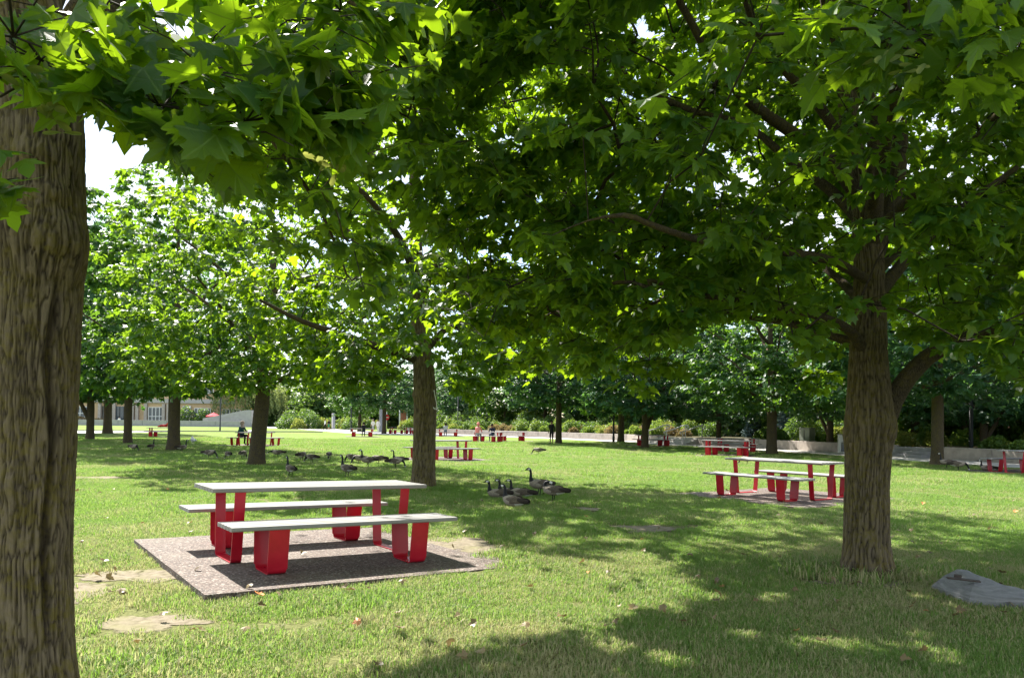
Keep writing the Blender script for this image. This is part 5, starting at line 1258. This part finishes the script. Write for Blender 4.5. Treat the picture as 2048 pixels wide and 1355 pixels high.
# ------------------------------------------------------------------ slate boulder with a plate
def boulder():
    import bmesh
    top = [(1864, 1170, .05), (1888, 1150, .12), (1913, 1138, .18), (1936, 1139, .185), (1994, 1163, .15), (2062, 1184, .11), (2110, 1195, .08), (2062, 1197, .10), (1990, 1195, .095), (1940, 1190, .09), (1898, 1181, .07)]
    bot = [(1856, 1180), (1870, 1172), (1900, 1166), (1945, 1168), (2005, 1180), (2080, 1194), (2125, 1206), (2070, 1220), (1994, 1219), (1936, 1212), (1888, 1194)]
    Tp = [gp(*q) for q in top]; Bp = [gp(x, y)+np.array([0, 0, -.06]) for x, y in bot]; m1, m2 = gp(1950, 1166, .165), gp(2030, 1183, .125)
    c = np.mean(Bp, axis=0); c[2] = 0; n = len(top); V = [q-c for q in Bp+Tp+[m1, m2]]
    bm = bmesh.new(); vs_ = [bm.verts.new(q) for q in V]; t = lambda i: vs_[n+i % n]; M1, M2 = vs_[2*n], vs_[2*n+1]
    for i in range(n): bm.faces.new((vs_[i], vs_[(i+1) % n], t(i+1), t(i)))
    for i in (10, 0, 1, 2, 3, 8, 9): bm.faces.new((t(i), t(i+1), M1))
    for i in (4, 5, 6, 7): bm.faces.new((t(i), t(i+1), M2))
    bm.faces.new((t(4), M2, M1)); bm.faces.new((t(8), M1, M2))
    bmesh.ops.recalc_face_normals(bm, faces=bm.faces[:]); bmesh.ops.triangulate(bm, faces=bm.faces[:])
    bmesh.ops.subdivide_edges(bm, edges=bm.edges[:], cuts=3, use_grid_fill=True)
    for v in bm.verts:
        p = np.array(v.co); w = .022*(vnoise(p[0]*9, p[1]*9, p[2]*30, 3)-.5)+.012*(vnoise(p[0]*26, p[1]*26, p[2]*70, 5)-.5); v.co.z += w; v.co.x += w*.8; v.co.y -= w*.9
    me = bpy.data.meshes.new('boulder'); bm.to_mesh(me); bm.free(); me.materials.append(M_stone)
    o = link('boulder', me); o.location = c; tag(o, 'flat grey layered slate boulder lying in the grass near the big maple', 'boulder'); return o
boulder()
pp = at(1926, 1158, gp(1926, 1180)[1]-.0)
pl = MB().bbox((0, 0, 0), (.25, .05, .012), .003).bbox((-.03, .055, .01), (.05, .035, .03), .003); o = pl.build('metal_plate', M_rust); o.location = gp(1927, 1158, .19); o.rotation_euler = (.05, .06, -.28); tag(o, 'small dark rusty metal strip on top of the slate boulder', 'plate')
# cord on the corded maple
cp = [at(868, 780, MY-.25), at(871, 795, MY-.3), at(873, 806, MY-.3), at(873, 814, MY-.3), at(870, 818, MY-.3), at(867, 814, MY-.28)]
c0 = cp[0]; o = MB().tube(resample([q-c0 for q in cp], 20), .012, 6).build('cord', M_rope, None, True); o.location = c0; tag(o, 'looped white cord hanging from the upright maple trunk', 'cord')

# ------------------------------------------------------------------ seed keys and fallen leaves
def key_mesh():
    mb = MB()
    for s_ in (-1, 1):
        V = [(0, 0, 0), (s_*.012, .008, .002), (s_*.028, .012, .001), (s_*.046, .008, 0), (s_*.052, -.002, 0), (s_*.045, -.010, 0), (s_*.025, -.009, 0), (s_*.01, -.006, .003)]
        mb.add(V, [tuple(range(8))])
    return mb.mesh('seed_key', M_seed)
KEY = key_mesh(); rng = np.random.default_rng(12)
def bunch(px, py, Y, n, parent_tree):
    c = at(px, py, Y); base = np.array(parent_tree.location)
    for i in range(n):
        o = link('seed_key', KEY, parent_tree); q = c+rng.normal(0, .035, 3); o.location = q-base; o.rotation_euler = (rng.normal(1.5, .35), rng.normal(0, .5), rng.uniform(-.9, .9)); o.scale = (1.0,)*3
ltree = [o for o in COL.objects if o.get('label', '').startswith('maple with a deeply')][0]; rtree = [o for o in COL.objects if o.get('label', '').startswith('big maple beside')][0]
bunch(85, 150, 2.2, 6, ltree); bunch(110, 225, 2.2, 7, ltree); bunch(655, 330, 2.7, 6, ltree); bunch(1795, 120, 2.7, 6, rtree)
FL = []
for q, (f, d) in enumerate(((.3, -.5), (-.2, .8), (.5, .2))):
    v, fc = leaf_template(0, f, d); v[:, 1] -= .4; v[:, 2] -= v[:, 2].min(); FL.append(mesh_np('fallen_leaf', v, fc, M_drop, False))
fx = rng.uniform(140, 2040, 170); fy = 1355-(rng.random(170)**.7)*390
for a_, b_ in zip(fx, fy):
    p = gp(a_, b_)
    if in_pad(np.array([p[0]]), np.array([p[1]]), .05)[0] and rng.random() < .6: continue
    o = link('fallen_leaf', FL[int(rng.integers(0, 3))]); inp = in_pad(np.array([p[0]]), np.array([p[1]]))[0]
    o.location = (p[0], p[1], .045 if not inp else .06); o.rotation_euler = (rng.normal(0, .35), rng.normal(0, .35), rng.uniform(0, 6.28)); s_ = rng.uniform(.04, .085); o.scale = (s_, s_, s_)
    tag(o, 'dry curled fallen maple leaf lying on the grass', 'fallen leaf', 'fallen leaves on the grass')
